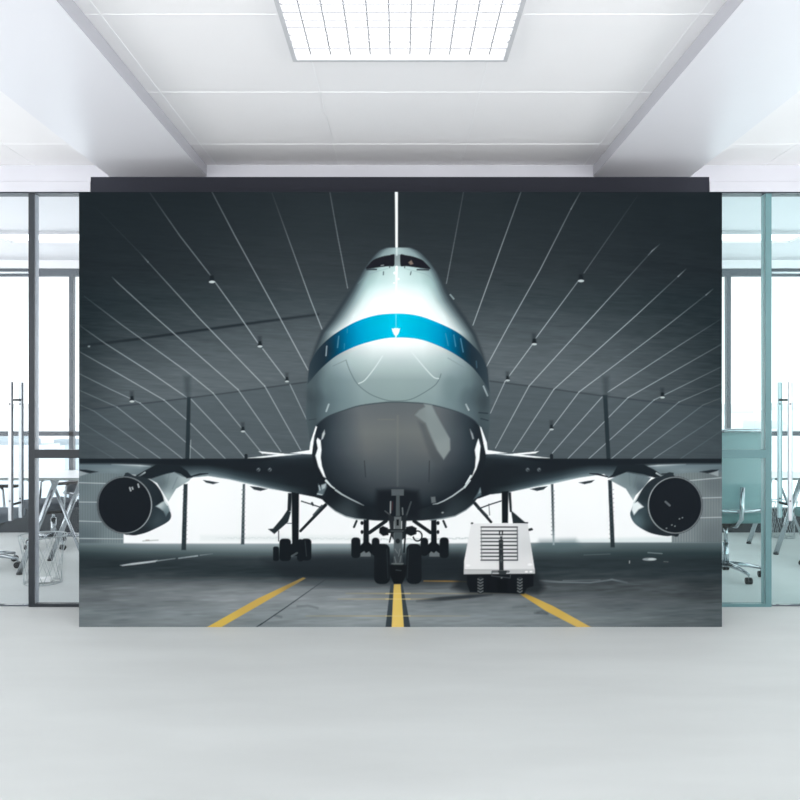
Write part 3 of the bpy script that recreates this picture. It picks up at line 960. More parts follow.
poly(body, grad([(140, 485, (42, 50, 55)), (155, 488, (40, 48, 54)), (162, 500, (34, 41, 46)), (150, 515, (44, 54, 59)), (142, 530, (36, 43, 48)), (158, 520, (62, 75, 81)), (166, 516, (52, 64, 70)), (120, 535, (34, 40, 45))]), NACELLES[0], 1)
poly(Z(*O, [(497, 408), (530, 385), (553, 372), (572, 400), (584, 432), (560, 470), (545, 440), (520, 420)]), grad([(160, 505, (200, 212, 212)), (168, 508, (120, 138, 142)), (166, 514, (84, 100, 106))]), NACELLES[0], 1.6)
stroke(Z(*O, [(536, 318), (556, 380), (570, 400)]), 1.6, (226, 236, 236), NACELLES[0], [.3, .9, .8])
ell(124.5, 505, 27.8, 28.9, (30, 35, 40), INTAKES[0], 1)
ring = [(124.4 + 27.2 * math.cos(t), 505 + 28.2 * math.sin(t)) for t in np.linspace(0, 2 * math.pi, 49)]
stroke(ring, 1.1, (168, 176, 178), INTAKES[0], [0.62 + .3 * math.cos(t - .2) for t in np.linspace(0, 2 * math.pi, 49)])
ring = [(122.6 + 24.6 * math.cos(t), 504.6 + 27.4 * math.sin(t)) for t in np.linspace(1.9, 4.7, 25)]
stroke(ring, 1.0, (112, 120, 123), INTAKES[0], .6)
for a, b in (((337, 293), (343, 312)), ((352, 292), (356, 302)), ((388, 272), (393, 290))):
    stroke(Z(*O, [a, b]), 1.5, (196, 202, 204), INTAKES[0], .85)

O = (595, 440, 6.154)
poly(Z(*O, [(88, 245), (190, 198), (345, 232), (300, 290), (250, 340), (235, 372), (190, 300)]),
     grad([(612, 480, (132, 148, 151)), (626, 476, (116, 131, 135)), (645, 478, (106, 120, 125)), (632, 492, (126, 142, 146)), (634, 500, (176, 190, 191)), (640, 488, (78, 91, 97))]), PYLONS[1], 1)
poly(Z(*O, [(80, 234), (108, 212), (140, 155), (300, 150), (360, 180), (412, 216), (400, 228), (365, 232), (300, 212), (200, 194), (120, 225)]), (33, 40, 45), PYLONS[1], 1.2)
stroke(Z(*O, [(378, 204), (410, 222)]), 1.6, (196, 206, 206), PYLONS[1], [.9, .6])
stroke(Z(*O, [(412, 210), (480, 206)]), 1.6, (44, 52, 57), 0, .9)
for a, b in (((210, 205), (215, 280)), ((260, 215), (240, 290)), ((300, 225), (270, 290))):
    stroke(Z(*O, [a, b]), 1.2, (96, 110, 114), alpha=.4)
body = spline(Z(*O, [(490, 222), (400, 226), (340, 250), (290, 305), (255, 365), (225, 425), (218, 465), (250, 520), (330, 568), (410, 588), (470, 589), (520, 560)]), 5, True)
poly(body, grad([(655, 485, (40, 48, 53)), (645, 498, (38, 46, 51)), (650, 515, (46, 57, 62)), (636, 520, (92, 112, 117)), (640, 510, (62, 76, 82)), (634, 514, (66, 82, 88)), (655, 530, (36, 43, 48)), (680, 535, (34, 40, 45))]), NACELLES[1], 1)
poly(Z(*O, [(232, 392), (262, 378), (300, 412), (268, 428), (240, 462), (226, 430)]), (232, 240, 240), NACELLES[1], 1.6)
stroke(Z(*O, [(290, 300), (256, 362), (240, 385)]), 1.4, (206, 218, 218), NACELLES[1], [.2, .7, .9])
ell(675.2, 505.2, 27.6, 28.8, (30, 35, 40), INTAKES[1], 1)
ts = np.linspace(0, 2 * math.pi, 49)
stroke([(675.2 + 26.9 * math.cos(t), 505.2 + 28 * math.sin(t)) for t in ts], 1.1, (178, 186, 187), INTAKES[1], [0.66 - .24 * math.cos(t) for t in ts])
stroke([(676.2 + 25.6 * math.cos(t), 505.0 + 27.4 * math.sin(t)) for t in np.linspace(-1.2, 1.3, 25)], 1.0, (126, 134, 137), INTAKES[1], .6)
stroke(Z(*O, [(434, 380), (460, 403)]), 2.0, (112, 118, 121), INTAKES[1], .9)
for x, y in ((520, 485), (538, 478), (473, 523), (492, 530), (440, 543)):
    ell(*Z(*O, [(x, y)])[0], .8, .7, (160, 168, 168), INTAKES[1], .8, .8)

# ---- wing landing gear (behind the hull)
GD = (27, 32, 36)


def wheel(x0, x1, y0, y1, lab, r=3.5, col=GD):
    pts = []
    for cx, cy, a0 in ((x1 - r, y0 + r, -90), (x1 - r, y1 - r, 0), (x0 + r, y1 - r, 90), (x0 + r, y0 + r, 180)):
        for k in range(5):
            t = math.radians(a0 + k * 22.5)
            pts.append((cx + r * math.cos(t), cy + r * math.sin(t)))
    poly(pts, col, lab, 1)


poly([(291.6, 492), (299, 493.5), (298.6, 556), (292.2, 556)], GD, GEAR[0], 1)
poly([(288, 493), (292, 493), (291, 511), (287.4, 511)], (36, 43, 47), GEAR[0], 1)
poly([(287.4, 510), (291, 512), (288, 522), (274.3, 534), (268, 529), (273, 528.6), (282, 518)], (40, 49, 53), GEAR[0], 1)
stroke([(300.5, 531), (325.5, 505)], [2.6, 3.4], (32, 38, 42), GEAR[0])
stroke([(301.5, 501.2), (321.6, 507.6)], 1.2, (44, 52, 56), GEAR[0])
stroke([(312, 503), (313, 505)], 2, (44, 52, 56), GEAR[0])
stroke([(314, 515), (322, 506)], 2.6, (52, 61, 65), GEAR[0], .8)
stroke([(278.6, 531), (278.6, 541)], .9, (60, 68, 72), GEAR[0])
stroke([(287, 523.4), (292, 523.4)], .8, (70, 78, 82), GEAR[0])
poly([(289, 545), (300, 540), (300, 553), (290, 556)], GD, GEAR[0], 1)
wheel(279.4, 291, 538.6, 561, WHEELS[0])
wheel(297, 304, 539, 561.5, WHEELS[1])
wheel(301, 311.4, 538.6, 560.5, WHEELS[1])
wheel(273, 279, 546.5, 561, WHEELS[0], 2)
stroke([(292, 556), (297, 553)], 2, (110, 120, 122), 0, .6)
stroke([(305, 541), (306.5, 556)], .9, (70, 78, 82), WHEELS[1], .6)
poly([(501.6, 491.5), (508.4, 491), (508, 523), (502, 523)], GD, GEAR[1], 1)
poly([(508.2, 492), (511, 492.5), (512, 512), (509.8, 512)], (36, 43, 47), GEAR[1], 1)
poly([(511, 510.5), (513, 512), (526.5, 523.5), (513, 523.5)], (40, 49, 53), GEAR[1], 1)
stroke([(475, 503.5), (491, 522)], [3.4, 2.6], (32, 38, 42), GEAR[1])
stroke([(478, 509), (490, 504.5), (501, 501)], 1.2, (44, 52, 56), GEAR[1])
stroke([(477.5, 506.5), (487, 516)], 2.4, (52, 61, 65), GEAR[1], .8)
stroke([(488.8, 504), (489.6, 515)], .9, (84, 92, 95), GEAR[1], .8)
stroke([(529, 529.6), (531.5, 529)], 2, (36, 42, 46), 0)

# ---- body and nose gear
for sgn, g, ws in ((1, GEAR[2], (WHEELS[2], WHEELS[3])), (-1, GEAR[3], (WHEELS[4], WHEELS[5]))):
    f = (lambda p: p) if sgn > 0 else (lambda p: [(800 - x, y) for x, y in p])
    poly(f([(363.6, 515), (368.8, 515), (369, 545), (363.2, 545)]), GD, g, 1)
    stroke(f([(369.4, 532.6), (386, 521)]), 3.6, (31, 37, 41), g)
    stroke(f([(354, 527), (356.6, 521)]), 2.2, (44, 52, 56), g)
    ell(*f([(362, 523)])[0], 1.6, 2, GD, g)
    ell(*f([(362, 532)])[0], 1.4, 2, GD, g)
    poly(f([(360, 546), (364, 542), (369, 542), (373, 546), (372, 555), (360, 555)]), (25, 30, 34), g, 1)
    for q in (((351.2, 360.4, 537.4, 558), ws[0]), ((371.8, 379.5, 537.6, 556), ws[1])):
        a, b = f([(q[0][0], 0), (q[0][1], 0)])
        wheel(min(a[0], b[0]), max(a[0], b[0]), q[0][2], q[0][3], q[1])
    poly(f([(360.5, 553.4), (364, 551), (366, 553), (369, 551.4), (371, 554), (370.5, 556.6), (360.5, 556.6)]), (112, 120, 122), g, 1)

# ---- fuselage
outL = [(386, 247.6), (380, 250.2), (376, 253.6), (368.5, 262.5), (362.5, 271.5), (355, 283.5), (344.5, 300), (332.5, 318.7), (322, 332.5), (315, 349), (310.2, 362.5), (307.2, 380), (306.6, 400), (306, 417), (308.5, 430), (310.5, 446)]
outR = [(411, 247.6), (417, 250.2), (422, 253.8), (430, 262.5), (437, 272), (443, 283.5), (452, 300), (465, 318.7), (475, 335), (482.5, 353.7), (487, 368), (489.8, 387.5), (489.8, 400), (489.6, 426), (488, 440), (486, 448)]
hull = [(310, 436), (312, 452), (315, 482), (320, 497), (326, 503.7), (335, 511), (345, 516), (355, 518.6), (375, 520.5), (397, 521), (422, 520.5), (442.5, 518.7), (455, 516), (466, 510), (473.7, 503.7), (480, 494), (484, 470), (487, 448), (488, 436)]
fus_tab = [
    (248, [(0, (170, 192, 192)), (.6, (128, 148, 150)), (1, (64, 76, 82))]),
    (255, [(0, (166, 187, 187)), (.7, (134, 154, 155)), (1, (58, 69, 75))]),
    (268, [(0, (196, 221, 219)), (.5, (176, 202, 201)), (.8, (132, 156, 157)), (1, (58, 69, 75))]),
    (274, [(0, (206, 230, 228)), (.5, (182, 208, 206)), (.8, (140, 164, 165)), (1, (54, 64, 70))]),
    (282, [(0, (212, 235, 233)), (.5, (190, 218, 216)), (.78, (150, 178, 178)), (.9, (96, 115, 119)), (1, (50, 59, 65))]),
    (291, [(0, (240, 250, 249)), (.4, (226, 244, 242)), (.62, (200, 226, 224)), (.8, (140, 163, 165)), (.92, (72, 86, 91)), (1, (48, 57, 63))]),
    (302, [(0, (252, 255, 254)), (.45, (249, 254, 253)), (.65, (214, 232, 230)), (.8, (140, 161, 163)), (.92, (74, 87, 92)), (1, (48, 57, 63))]),
    (316, [(0, (254, 254, 254)), (.52, (252, 254, 253)), (.7, (226, 238, 237)), (.85, (128, 145, 148)), (.94, (72, 84, 89)), (1, (50, 59, 65))]),
    (332, [(0, (254, 254, 254)), (.6, (248, 252, 251)), (.78, (212, 224, 223)), (.88, (140, 157, 159)), (.95, (82, 96, 101)), (1, (52, 62, 68))]),
    (345, [(0, (246, 251, 250)), (.3, (238, 246, 244)), (.55, (206, 216, 215)), (.9, (100, 115, 118)), (1, (58, 69, 74))]),
    (360, [(0, (188, 203, 203)), (.3, (191, 207, 206)), (.55, (172, 190, 190)), (.75, (140, 158, 160)), (.9, (86, 101, 105)), (1, (60, 72, 77))]),
    (380, [(0, (146, 165, 164)), (.4, (143, 161, 161)), (.6, (122, 141, 144)), (.8, (100, 118, 122)), (.93, (70, 83, 88)), (1, (74, 87, 91))]),
    (400, [(0, (138, 157, 156)), (.4, (134, 153, 154)), (.6, (110, 129, 133)), (.8, (86, 102, 107)), (.93, (62, 74, 79)), (1, (72, 85, 90))]),
    (420, [(0, (140, 158, 158)), (.6, (112, 130, 134)), (.8, (88, 104, 109)), (.9, (68, 81, 86)), (1, (72, 86, 91))]),
    (440, [(0, (110, 125, 128)), (.8, (74, 88, 93)), (.9, (60, 72, 77)), (1, (68, 80, 85))]),
    (470, [(0, (60, 70, 75)), (1, (44, 52, 58))])]
fus_col = rows(outL, outR, fus_tab)
poly(hull, grad([(330, 490, (29, 35, 40)), (365, 512, (30, 36, 41)), (397, 515, (34, 40, 44)), (440, 512, (29, 35, 40)), (470, 480, (31, 37, 42)), (350, 517, (60, 70, 75)), (445, 517, (62, 72, 77)), (397, 490, (44, 51, 56))]), HULL, 1.2)
stroke([(326, 503.5), (336, 511.5), (346, 516.5), (356, 518.8), (366, 519.6)], 1.3, (150, 162, 164), HULL, [.2, .5, .8, .9, .5])
stroke([(430, 520.2), (442, 518.6), (455, 516), (466, 510), (473, 504)], 1.4, (132, 144, 148), HULL, [.7, .8, .7, .6, .3])
ell(442.6, 512.6, 1.2, .8, (150, 156, 156), HULL, 1)
poly(outL + list(reversed(outR)), fus_col, JET, 1.3)
for sg in (0, 1):   # soft dark rim of the crown and shoulders against the dark ceiling
    stroke((outL if sg == 0 else outR)[4:12], 3.0, (50, 59, 65), alpha=[.0, .3, .6, .7, .7, .5, .3, 0], soft=2.5)
# fuselage panels above the stripe
stroke(spline(Z(340, 240, 6.667, [(120, 290), (180, 235), (250, 208), (320, 190)]), 4), 1.0, (128, 152, 154), alpha=.3)
stroke(spline(Z(340, 240, 6.667, [(640, 290), (585, 235), (500, 208), (430, 190)]), 4), 1.0, (128, 152, 154), alpha=.3)
# cockpit
O = (340, 240, 6.667)
CW = (31, 32, 38)
poly(spline(Z(*O, [(366, 99), (330, 101), (280, 110), (225, 131), (195, 160), (172, 190), (205, 190), (260, 182), (320, 175), (364, 170)]), 3, True), CW, COCKPIT[0], 1)
poly(spline(Z(*O, [(400, 99), (440, 102), (490, 111), (545, 131), (575, 158), (604, 192), (560, 190), (500, 182), (440, 174), (401, 171)]), 3, True), CW, COCKPIT[1], 1)
poly(Z(*O, [(364, 96), (400, 96), (402, 174), (364, 174)]), grad([(395.5, 257, (150, 164, 165)), (399, 257, (120, 132, 134)), (397, 265, (150, 166, 167))]), JET, .9)
stroke(Z(*O, [(378, 60), (378, 100)]), 1.8, (222, 234, 233), alpha=.7)
poly(Z(*O, [(455, 150), (475, 134), (490, 160), (470, 166)]), (140, 124, 112), COCKPIT[1], 1.2, .9)
stroke(Z(*O, [(275, 170), (290, 168)]), 1.2, (150, 156, 158), COCKPIT[0], .8)
stroke(Z(*O, [(180, 197), (242, 196)]), 1.5, (46, 54, 60), alpha=.9)
stroke(Z(*O, [(515, 198), (590, 199)]), 1.5, (46, 54, 60), alpha=.9)
for a, b in (((290, 212), (289, 232)), ((474, 212), (469, 232)), ((330, 172), (331, 184)), ((432, 174), (431, 184))):
    stroke(Z(*O, [a, b]), 1.0, (62, 74, 79), alpha=.85)
stroke([(396.6, 267), (396.2, 291)], [2.6, 2.0], (253, 254, 254), alpha=[.95, .6])
ell(394, 283, .9, .9, (254, 254, 254)); ell(398.6, 279, 1.0, 1.0, (254, 254, 254)); ell(394.4, 273, 1.0, 1.4, (254, 254, 254))
stroke(Z(*O, [(735, 365), (758, 392)]), 1.6, (150, 166, 168), alpha=.8)
# blue band
top = spline([(309.5, 364.5), (317.5, 350), (330, 337.5), (345, 327.5), (360, 320), (377.5, 315), (395, 313.6), (411, 314.4), (426, 318), (445, 325.8), (460, 334), (472.5, 345), (481, 355), (487.5, 369)], 4)
bot = spline([(307.4, 384), (310.6, 380.5), (315, 375), (323.7, 366), (336, 356), (350, 348.6), (365, 343), (382.5, 338.8), (395, 337.5), (411, 338), (426, 341), (445, 348.7), (460, 357.5), (472.5, 367.5), (482.5, 380), (489.6, 392.5)], 4)
band_col = rows([(306, 300), (306, 400)], [(490, 300), (490, 400)], [
    (310, [(0, (0, 192, 224)), (.3, (0, 172, 208)), (.44, (0, 156, 200)), (.55, (0, 122, 166)), (.64, (8, 86, 120)), (.72, (24, 62, 84)), (.8, (38, 56, 68)), (1, (56, 68, 76))]),
    (350, [(0, (0, 192, 224)), (.3, (0, 166, 204)), (.44, (0, 144, 188)), (.55, (0, 110, 150)), (.64, (6, 76, 106)), (.72, (22, 52, 70)), (.8, (34, 48, 58)), (1, (48, 60, 68))]),
    (390, [(0, (0, 200, 230)), (.6, (4, 90, 120)), (.8, (30, 46, 56)), (1, (58, 70, 77))])])
poly(top + list(reversed(bot)), band_col, BAND, .9)
for a, b, al in (((254, 370), (248, 445), .75), ((350, 290), (340, 380), .5), ((420, 230), (418, 262), .3), ((396, 350), (394, 388), .3)):
    stroke(Z(295, 300, 8, [a, b]), 1.3, (120, 170, 190) if al < .6 else (170, 186, 190), alpha=al)
for a, b, al in (((405, 270), (425, 365), .4), ((470, 280), (485, 370), .5), ((525, 310), (545, 415), .55), ((650, 490), (655, 540), .3)):
    stroke(Z(395, 300, 8, [a, b]), 1.2, (110, 165, 190), alpha=al)
stroke([(396, 314), (396, 329)], 1.2, (150, 232, 246), alpha=.6)
poly(Z(*O, [(344, 589), (357, 591), (366, 586), (374, 590), (383, 586), (391, 591), (401, 589), (395, 612), (386, 632), (379, 638), (377, 650), (369, 650), (367, 638), (360, 632), (351, 612)]), (244, 252, 252), EMBLEM, .9)
# nose panel lines
stroke(spline([(346, 360), (350, 371), (357.5, 384), (370, 394), (385, 399.8), (396, 401), (409, 399.8), (420, 395), (434, 386), (439, 379.5), (441, 374)], 4), 1.0, (84, 100, 104), alpha=.55)
for pts in ([(382.5, 356), (375, 367.5), (365, 380), (358.7, 383.4)], [(410, 350), (419, 361), (427.5, 371), (434, 377.4), (438.6, 378.6)]):
    stroke(spline(pts, 4), 1.1, (222, 233, 232), alpha=.75)
stroke([(333, 366), (345, 360.5)], 1, (110, 126, 129), alpha=.5)
stroke([(448, 358), (464, 367.5)], 1, (120, 136, 139), alpha=.5)
stroke([(309, 420), (316, 419)], 1, (52, 62, 67), alpha=.6)
stroke([(479, 412.6), (487.5, 413.4)], 1.2, (36, 44, 49), alpha=.7)
stroke([(481, 418.6), (488, 420.5)], 1.2, (36, 44, 49), alpha=.6)
stroke(Z(295, 380, 8, [(270, 195), (250, 250)]), 1.7, (190, 204, 204), alpha=.7)
stroke(Z(395, 380, 8, [(568, 195), (590, 240)]), 1.6, (206, 216, 216), alpha=.8)
stroke(Z(395, 380, 8, [(708, 50), (740, 125)]), 1.6, (170, 184, 186), alpha=.8)
for x, y, c, r in ((312, 388, (84, 98, 102), 4), (309, 395, (50, 60, 65), 3), (318, 398, (60, 72, 77), 4), (476, 396, (58, 70, 75), 5), (484, 402, (48, 58, 63), 4), (467, 398, (72, 88, 92), 5), (450, 388, (100, 120, 122), 6), (326, 384, (104, 122, 125), 5)):
    ell(x, y, r * 1.2, r * 2.0, c, 0, 9, .3)
# belly
bl = [(316, 427), (315.5, 440), (316, 455), (319, 467.5), (326, 481), (335, 489), (350, 498.7), (363.7, 505), (380, 509), (397, 510)]
br = [(479, 428), (480.5, 445), (478.7, 462.5), (471, 476), (463.7, 488), (452.5, 496), (437.5, 504), (420, 509), (397.5, 510)]
btop = spline([(316, 427), (318.7, 423), (328.7, 416), (345, 410), (360, 405.6), (382.5, 402.6), (395, 402), (411, 402.5), (426, 403.8), (445, 408), (462.5, 413.7), (475, 421), (479, 428)], 4)
bel_tab = DIM(0.93, [
    (403, [(0, (106, 110, 111)), (.5, (110, 113, 114)), (.8, (74, 84, 89)), (1, (45, 53, 60))]),
    (415, [(0, (112, 114, 114)), (.45, (114, 116, 116)), (.62, (92, 97, 100)), (.8, (62, 70, 76)), (1, (38, 45, 51))]),
    (432, [(0, (121, 122, 119)), (.42, (122, 123, 120)), (.58, (98, 103, 105)), (.8, (66, 75, 80)), (.95, (40, 47, 53)), (1, (34, 41, 47))]),
    (450, [(0, (106, 109, 109)), (.38, (113, 114, 112)), (.58, (92, 96, 99)), (.8, (62, 70, 76)), (.95, (42, 50, 56)), (1, (36, 43, 49))]),
    (470, [(0, (92, 96, 98)), (.4, (86, 91, 94)), (.7, (60, 67, 72)), (1, (38, 45, 51))]),
    (490, [(0, (72, 78, 82)), (.5, (62, 68, 72)), (1, (36, 42, 48))]),
    (502, [(0, (52, 58, 63)), (.5, (46, 53, 58)), (1, (33, 39, 45))]),
    (512, [(0, (36, 42, 47)), (1, (31, 37, 42))])])
poly(btop + br + list(reversed(bl)), rows([(p[0], p[1]) for p in [(316, 402)] + bl[:-1]], [(p[0], p[1]) for p in [(480, 402)] + br[:-1]], bel_tab), BELLY, 1.0)
stroke(btop, 1.3, (52, 62, 68), alpha=.6)
poly(Z(395, 380, 8, [(160, 280), (195, 240), (240, 215), (230, 190), (295, 200), (325, 265), (380, 365), (440, 470), (442, 560), (390, 636), (335, 560), (290, 460), (245, 345), (200, 310)]),
     grad([(420, 412, (128, 138, 138)), (430, 408, (138, 150, 150)), (435, 430, (132, 143, 143)), (444, 450, (142, 152, 151))]), BELLY, 2.0, .9)
poly(Z(395, 380, 8, [(185, 330), (240, 350), (370, 640), (370, 720), (290, 640), (240, 500)]), (74, 80, 84), BELLY, 5, .5)
stroke([(397.6, 416), (397.6, 486)], 1.8, (120, 122, 116), alpha=[.45, .25], soft=1.5)
stroke([(378, 419.5), (394, 419.5)], 1.2, (124, 124, 112), alpha=.35)
stroke([(364.4, 461), (365.6, 477)], 1, (48, 55, 60), alpha=.7)
stroke([(429.4, 461), (429, 482)], 1, (48, 55, 60), alpha=.7)
poly([(430.8, 497), (435.2, 496.6), (436, 502.6), (431.6, 503)], (104, 112, 114), BELLY, 1.2)
# light glancing round the hull
WH = (246, 250, 250)
poly(Z(295, 380, 8, [(180, 462), (205, 482), (212, 560), (206, 620), (216, 690), (248, 785), (226, 772), (186, 690), (163, 605), (182, 545), (168, 490)]), WH, BELLY, 1.2)
poly(Z(295, 380, 8, [(236, 398), (240, 430), (224, 470), (210, 480), (218, 430)]), (216, 224, 224), BELLY, 1.4, .85)
poly(Z(395, 380, 8, [(668, 466), (684, 530), (674, 640), (652, 712), (612, 784), (640, 700), (646, 620), (638, 560), (655, 500)]), WH, BELLY, 1.2)
poly(Z(395, 380, 8, [(600, 392), (622, 430), (632, 470), (620, 474), (605, 420)]), (190, 200, 201), BELLY, 1.4, .8)
poly(Z(295, 380, 8, [(166, 368), (177, 376), (154, 450), (140, 560), (136, 588), (112, 588), (116, 555), (122, 500), (142, 440)]), WH, JET, 1.0)
poly(Z(395, 380, 8, [(674, 366), (690, 380), (735, 500), (740, 552), (742, 588), (726, 592), (718, 556), (698, 470)]), WH, JET, 1.0)
poly(Z(295, 380, 8, [(160, 470), (172, 490), (178, 545), (158, 605), (138, 596), (150, 520)]), (34, 41, 46), HULL, 1)
poly(Z(395, 380, 8, [(655, 350), (678, 372), (700, 470), (722, 600), (690, 560), (682, 480), (640, 440)]), (36, 43, 48), HULL, 1.2)
stroke([(326, 480.6), (331, 486), (334.5, 488.6)], [2.2, 1.4, 1.2], (222, 230, 230), HULL)
stroke([(335.6, 490), (342, 494.4), (350, 498.7), (358, 502.6), (363.7, 505.4)], [1.8, 1.5, 1.3, 1.2, .8], (196, 206, 207), HULL, [.9, .9, .85, .8, .5])
stroke([(471, 476), (466, 484)], [2.2, 1.6], (222, 230, 230), HULL)
stroke([(470, 480.5), (464.4, 487.4)], [1.6, 2.2], (190, 200, 201), HULL)
stroke([(463, 488.4), (452.5, 496), (444, 500.8), (437.5, 503.6), (433, 504.2)], [1.6, 1.5, 1.4, 1.2, 1.0], (196, 206, 207), HULL, [.9, .9, .85, .85, .6])
poly(Z(265, 440, 8, [(425, 350), (440, 372), (488, 340), (495, 375), (465, 440), (415, 440), (430, 400)]), (104, 120, 126), HULL, 2.4, .9)
stroke(Z(265, 440, 8, [(432, 365), (440, 400)]), 1.2, (196, 206, 208), HULL, .8)
poly(Z(265, 440, 8, [(450, 360), (490, 350), (480, 385), (458, 395)]), (186, 198, 200), HULL, 2.2, .9)
stroke(Z(265, 440, 8, [(420, 430), (455, 438)]), 1.2, (200, 210, 211), HULL, .8)
poly(Z(430, 440, 8, [(402, 380), (412, 440), (350, 475), (378, 430)]), (92, 110, 117), HULL, 2.2, .9)
poly(Z(430, 440, 8, [(402, 384), (408, 420), (388, 428)]), (158, 174, 178), HULL, 1.6, .8)
# nose gear bay and leg
poly([(377, 490), (391, 489), (404, 489), (418, 491), (421, 505), (418, 518), (378, 518), (375, 505)], (30, 35, 40), HULL, 8)
N = GEAR[4]
poly([(391.3, 489.2), (403.9, 489.2), (403.7, 495.6), (391.5, 495.6)], (88, 95, 98), N, .9)
poly([(396.2, 495), (399.6, 495), (400, 516), (395.8, 516)], (78, 86, 88), N, .9)
stroke([(390.6, 501.6), (390.4, 513)], 1.2, (155, 160, 160), N)
stroke([(392.4, 502), (392, 510)], .9, (90, 49, 50), N, .7)
stroke([(402.4, 508), (402.8, 514.5)], 1.3, (114, 121, 122), N)
stroke([(411, 502), (406, 517)], 1.6, (70, 77, 80), N)
stroke([(385, 511), (390, 515)], 1.1, (98, 104, 106), N, .8)
poly([(394, 516.6), (401.4, 516.6), (401.2, 530), (394.4, 530)], (101, 108, 109), N, .9)
poly([(396.4, 519.4), (399, 519.4), (398.8, 525.6), (396.6, 525.6)], (24, 28, 31), N, .8)
poly([(388, 514), (394, 517), (394, 540), (391, 536)], (41, 46, 50), N, 1.2)
poly([(402, 517), (407, 515), (405, 538), (401.6, 540)], (37, 43, 46), N, 1.2)
poly([(379.4, 528), (383, 526), (388, 528), (388.6, 535), (383, 536), (379.2, 533)], (27, 32, 36), N, 1)
stroke([(388, 531), (408, 531)], 4.2, (34, 40, 43), N)
poly([(406, 527), (412, 525.8), (416.6, 528), (416.4, 534), (411, 536), (406, 534)], (27, 32, 36), N, 1)
stroke([(391, 531), (403, 531)], 1.2, (90, 96, 97), N, .7)
stroke([(417.6 + 4.4 * math.cos(t), 536 + 5 * math.sin(t)) for t in np.linspace(-1.9, 2.9, 19)], 1.5, (32, 37, 41), N)
stroke([(389.6, 542), (391.4, 534)], 1.4, (37, 42, 45), N)
stroke([(405.6, 532), (404, 552)], 1.7, (27, 32, 36), N)
poly([(394, 532), (402, 532), (402.6, 566), (393.4, 566)], grad([(397, 536, (74, 83, 87)), (398, 546, (92, 101, 104)), (398, 556, (64, 72, 76)), (397, 565, (65, 72, 74))]), N, 1)
ell(397.8, 541, 2.2, 2.4, (39, 45, 48), N)
for a, b in (((395, 549), (397.5, 553)), ((400, 549), (398.6, 556)), ((394.6, 557), (396, 563)), ((401, 556), (400, 562))):
    stroke([a, b], 1.0, (122, 129, 130), N, .7)
stroke([(392, 563.6), (403, 563.6)], 1.3, (111, 118, 118), N, .8)
poly([(389, 565), (407, 565), (406, 575), (402, 584), (394, 584), (390, 575)], (26, 30, 33), N, 1.2)
stroke([(396, 570), (401, 570.6)], 1.2, (68, 75, 77), N, .7)
wheel(374.2, 389.8, 543.8, 584, WHEELS[6], 5.5, (28, 33, 37))
wheel(406.4, 421.5, 543.8, 584, WHEELS[7], 5.5, (28, 33, 37))
stroke([(386.8, 549), (388, 578)], 1.0, (52, 59, 63), WHEELS[6], .6)
stroke([(408.4, 549), (407.4, 578)], 1.0, (52, 59, 63), WHEELS[7], .6)

# ---- ground cart
poly([(462, 572), (536, 572), (545, 588), (538, 594), (470, 594), (452, 588)], (34, 39, 43), 0, 9, .8)
poly([(467, 571), (533.4, 571), (533.4, 586), (527, 588), (524, 594), (470, 592), (467, 584)], (27, 31, 35), CARTBASE, 1.4)
CA = (440, 510, 6.56)
poly(Z(*CA, [(205, 88), (575, 88), (592, 200), (621, 388), (622, 416), (157, 420), (158, 335), (186, 190)]),
     grad([(475, 530, (236, 237, 237)), (500, 530, (238, 239, 239)), (525, 530, (222, 224, 225)), (468, 565, (240, 240, 240)), (500, 566, (236, 236, 236)), (531, 566, (232, 232, 232)), (528, 545, (216, 218, 219))]), CART, 1)
poly(Z(*CA, [(158, 390), (621, 388), (622, 416), (157, 420)]), (188, 190, 190), CART, 1.4, .8)
stroke(Z(*CA, [(160, 392), (390, 394)]), .9, (170, 172, 172), CART, .6)
for i, y in enumerate((112, 137, 160, 185, 208, 233, 258, 282, 305, 329)):
    stroke(Z(*CA, [(270, y), (506, y)]), 1.45, (66, 70, 73), GRILLE)
    stroke(Z(*CA, [(274, y + 11), (504, y + 11)]), 2.0, (226, 227, 227), GRILLE, .5)
stroke(Z(*CA, [(270, 112), (274, 329)]), 1.0, (130, 134, 136), GRILLE, .8)
stroke(Z(*CA, [(506, 112), (509, 329)]), 1.2, (100, 104, 107), GRILLE, .9)
poly(Z(*CA, [(386, 195), (414, 195), (417, 396), (388, 396)]), (48, 53, 56), TOWBAR, .9)
for y in (215, 255, 330):
    stroke(Z(*CA, [(392, y), (411, y)]), 1.0, (92, 98, 100), TOWBAR, .7)
stroke(Z(*CA, [(402, 300), (402, 340)]), 1.4, (82, 88, 90), TOWBAR, .7)
poly(Z(*CA, [(394, 172), (410, 172), (408, 196), (396, 196)]), (62, 67, 70), TOWBAR, .9)
poly(Z(*CA, [(386, 134), (414, 134), (412, 166), (388, 166)]), (40, 44, 47), TOWBAR, .9)
poly(Z(*CA, [(394, 142), (406, 142), (405, 158), (395, 158)]), (214, 216, 216), TOWBAR, .8)
stroke(Z(*CA, [(345, 404), (450, 404)]), 2.4, (84, 89, 92), TOWBAR, .8)
stroke(Z(*CA, [(340, 412), (340, 432), (460, 446), (462, 420)]), 1.2, (86, 92, 95), CARTBASE, .6)
poly(Z(*CA, [(380, 398), (440, 398), (432, 424), (390, 424)]), (54, 59, 62), TOWBAR, 1)
for x, y in ((184, 364), (590, 358)):
    ell(*Z(*CA, [(x, y)])[0], 2.4, 1.3, (253, 253, 253), CART, 1)
for x, y in ((567, 405), (597, 404)):
    ell(*Z(*CA, [(x, y)])[0], 1.6, .9, (250, 250, 246), CART, .9)
ell(*Z(*CA, [(210, 87)])[0], 1.2, .9, (50, 55, 58), CART)
stroke(Z(*CA, [(540, 82), (575, 84)]), 1.2, (46, 51, 54), CART)
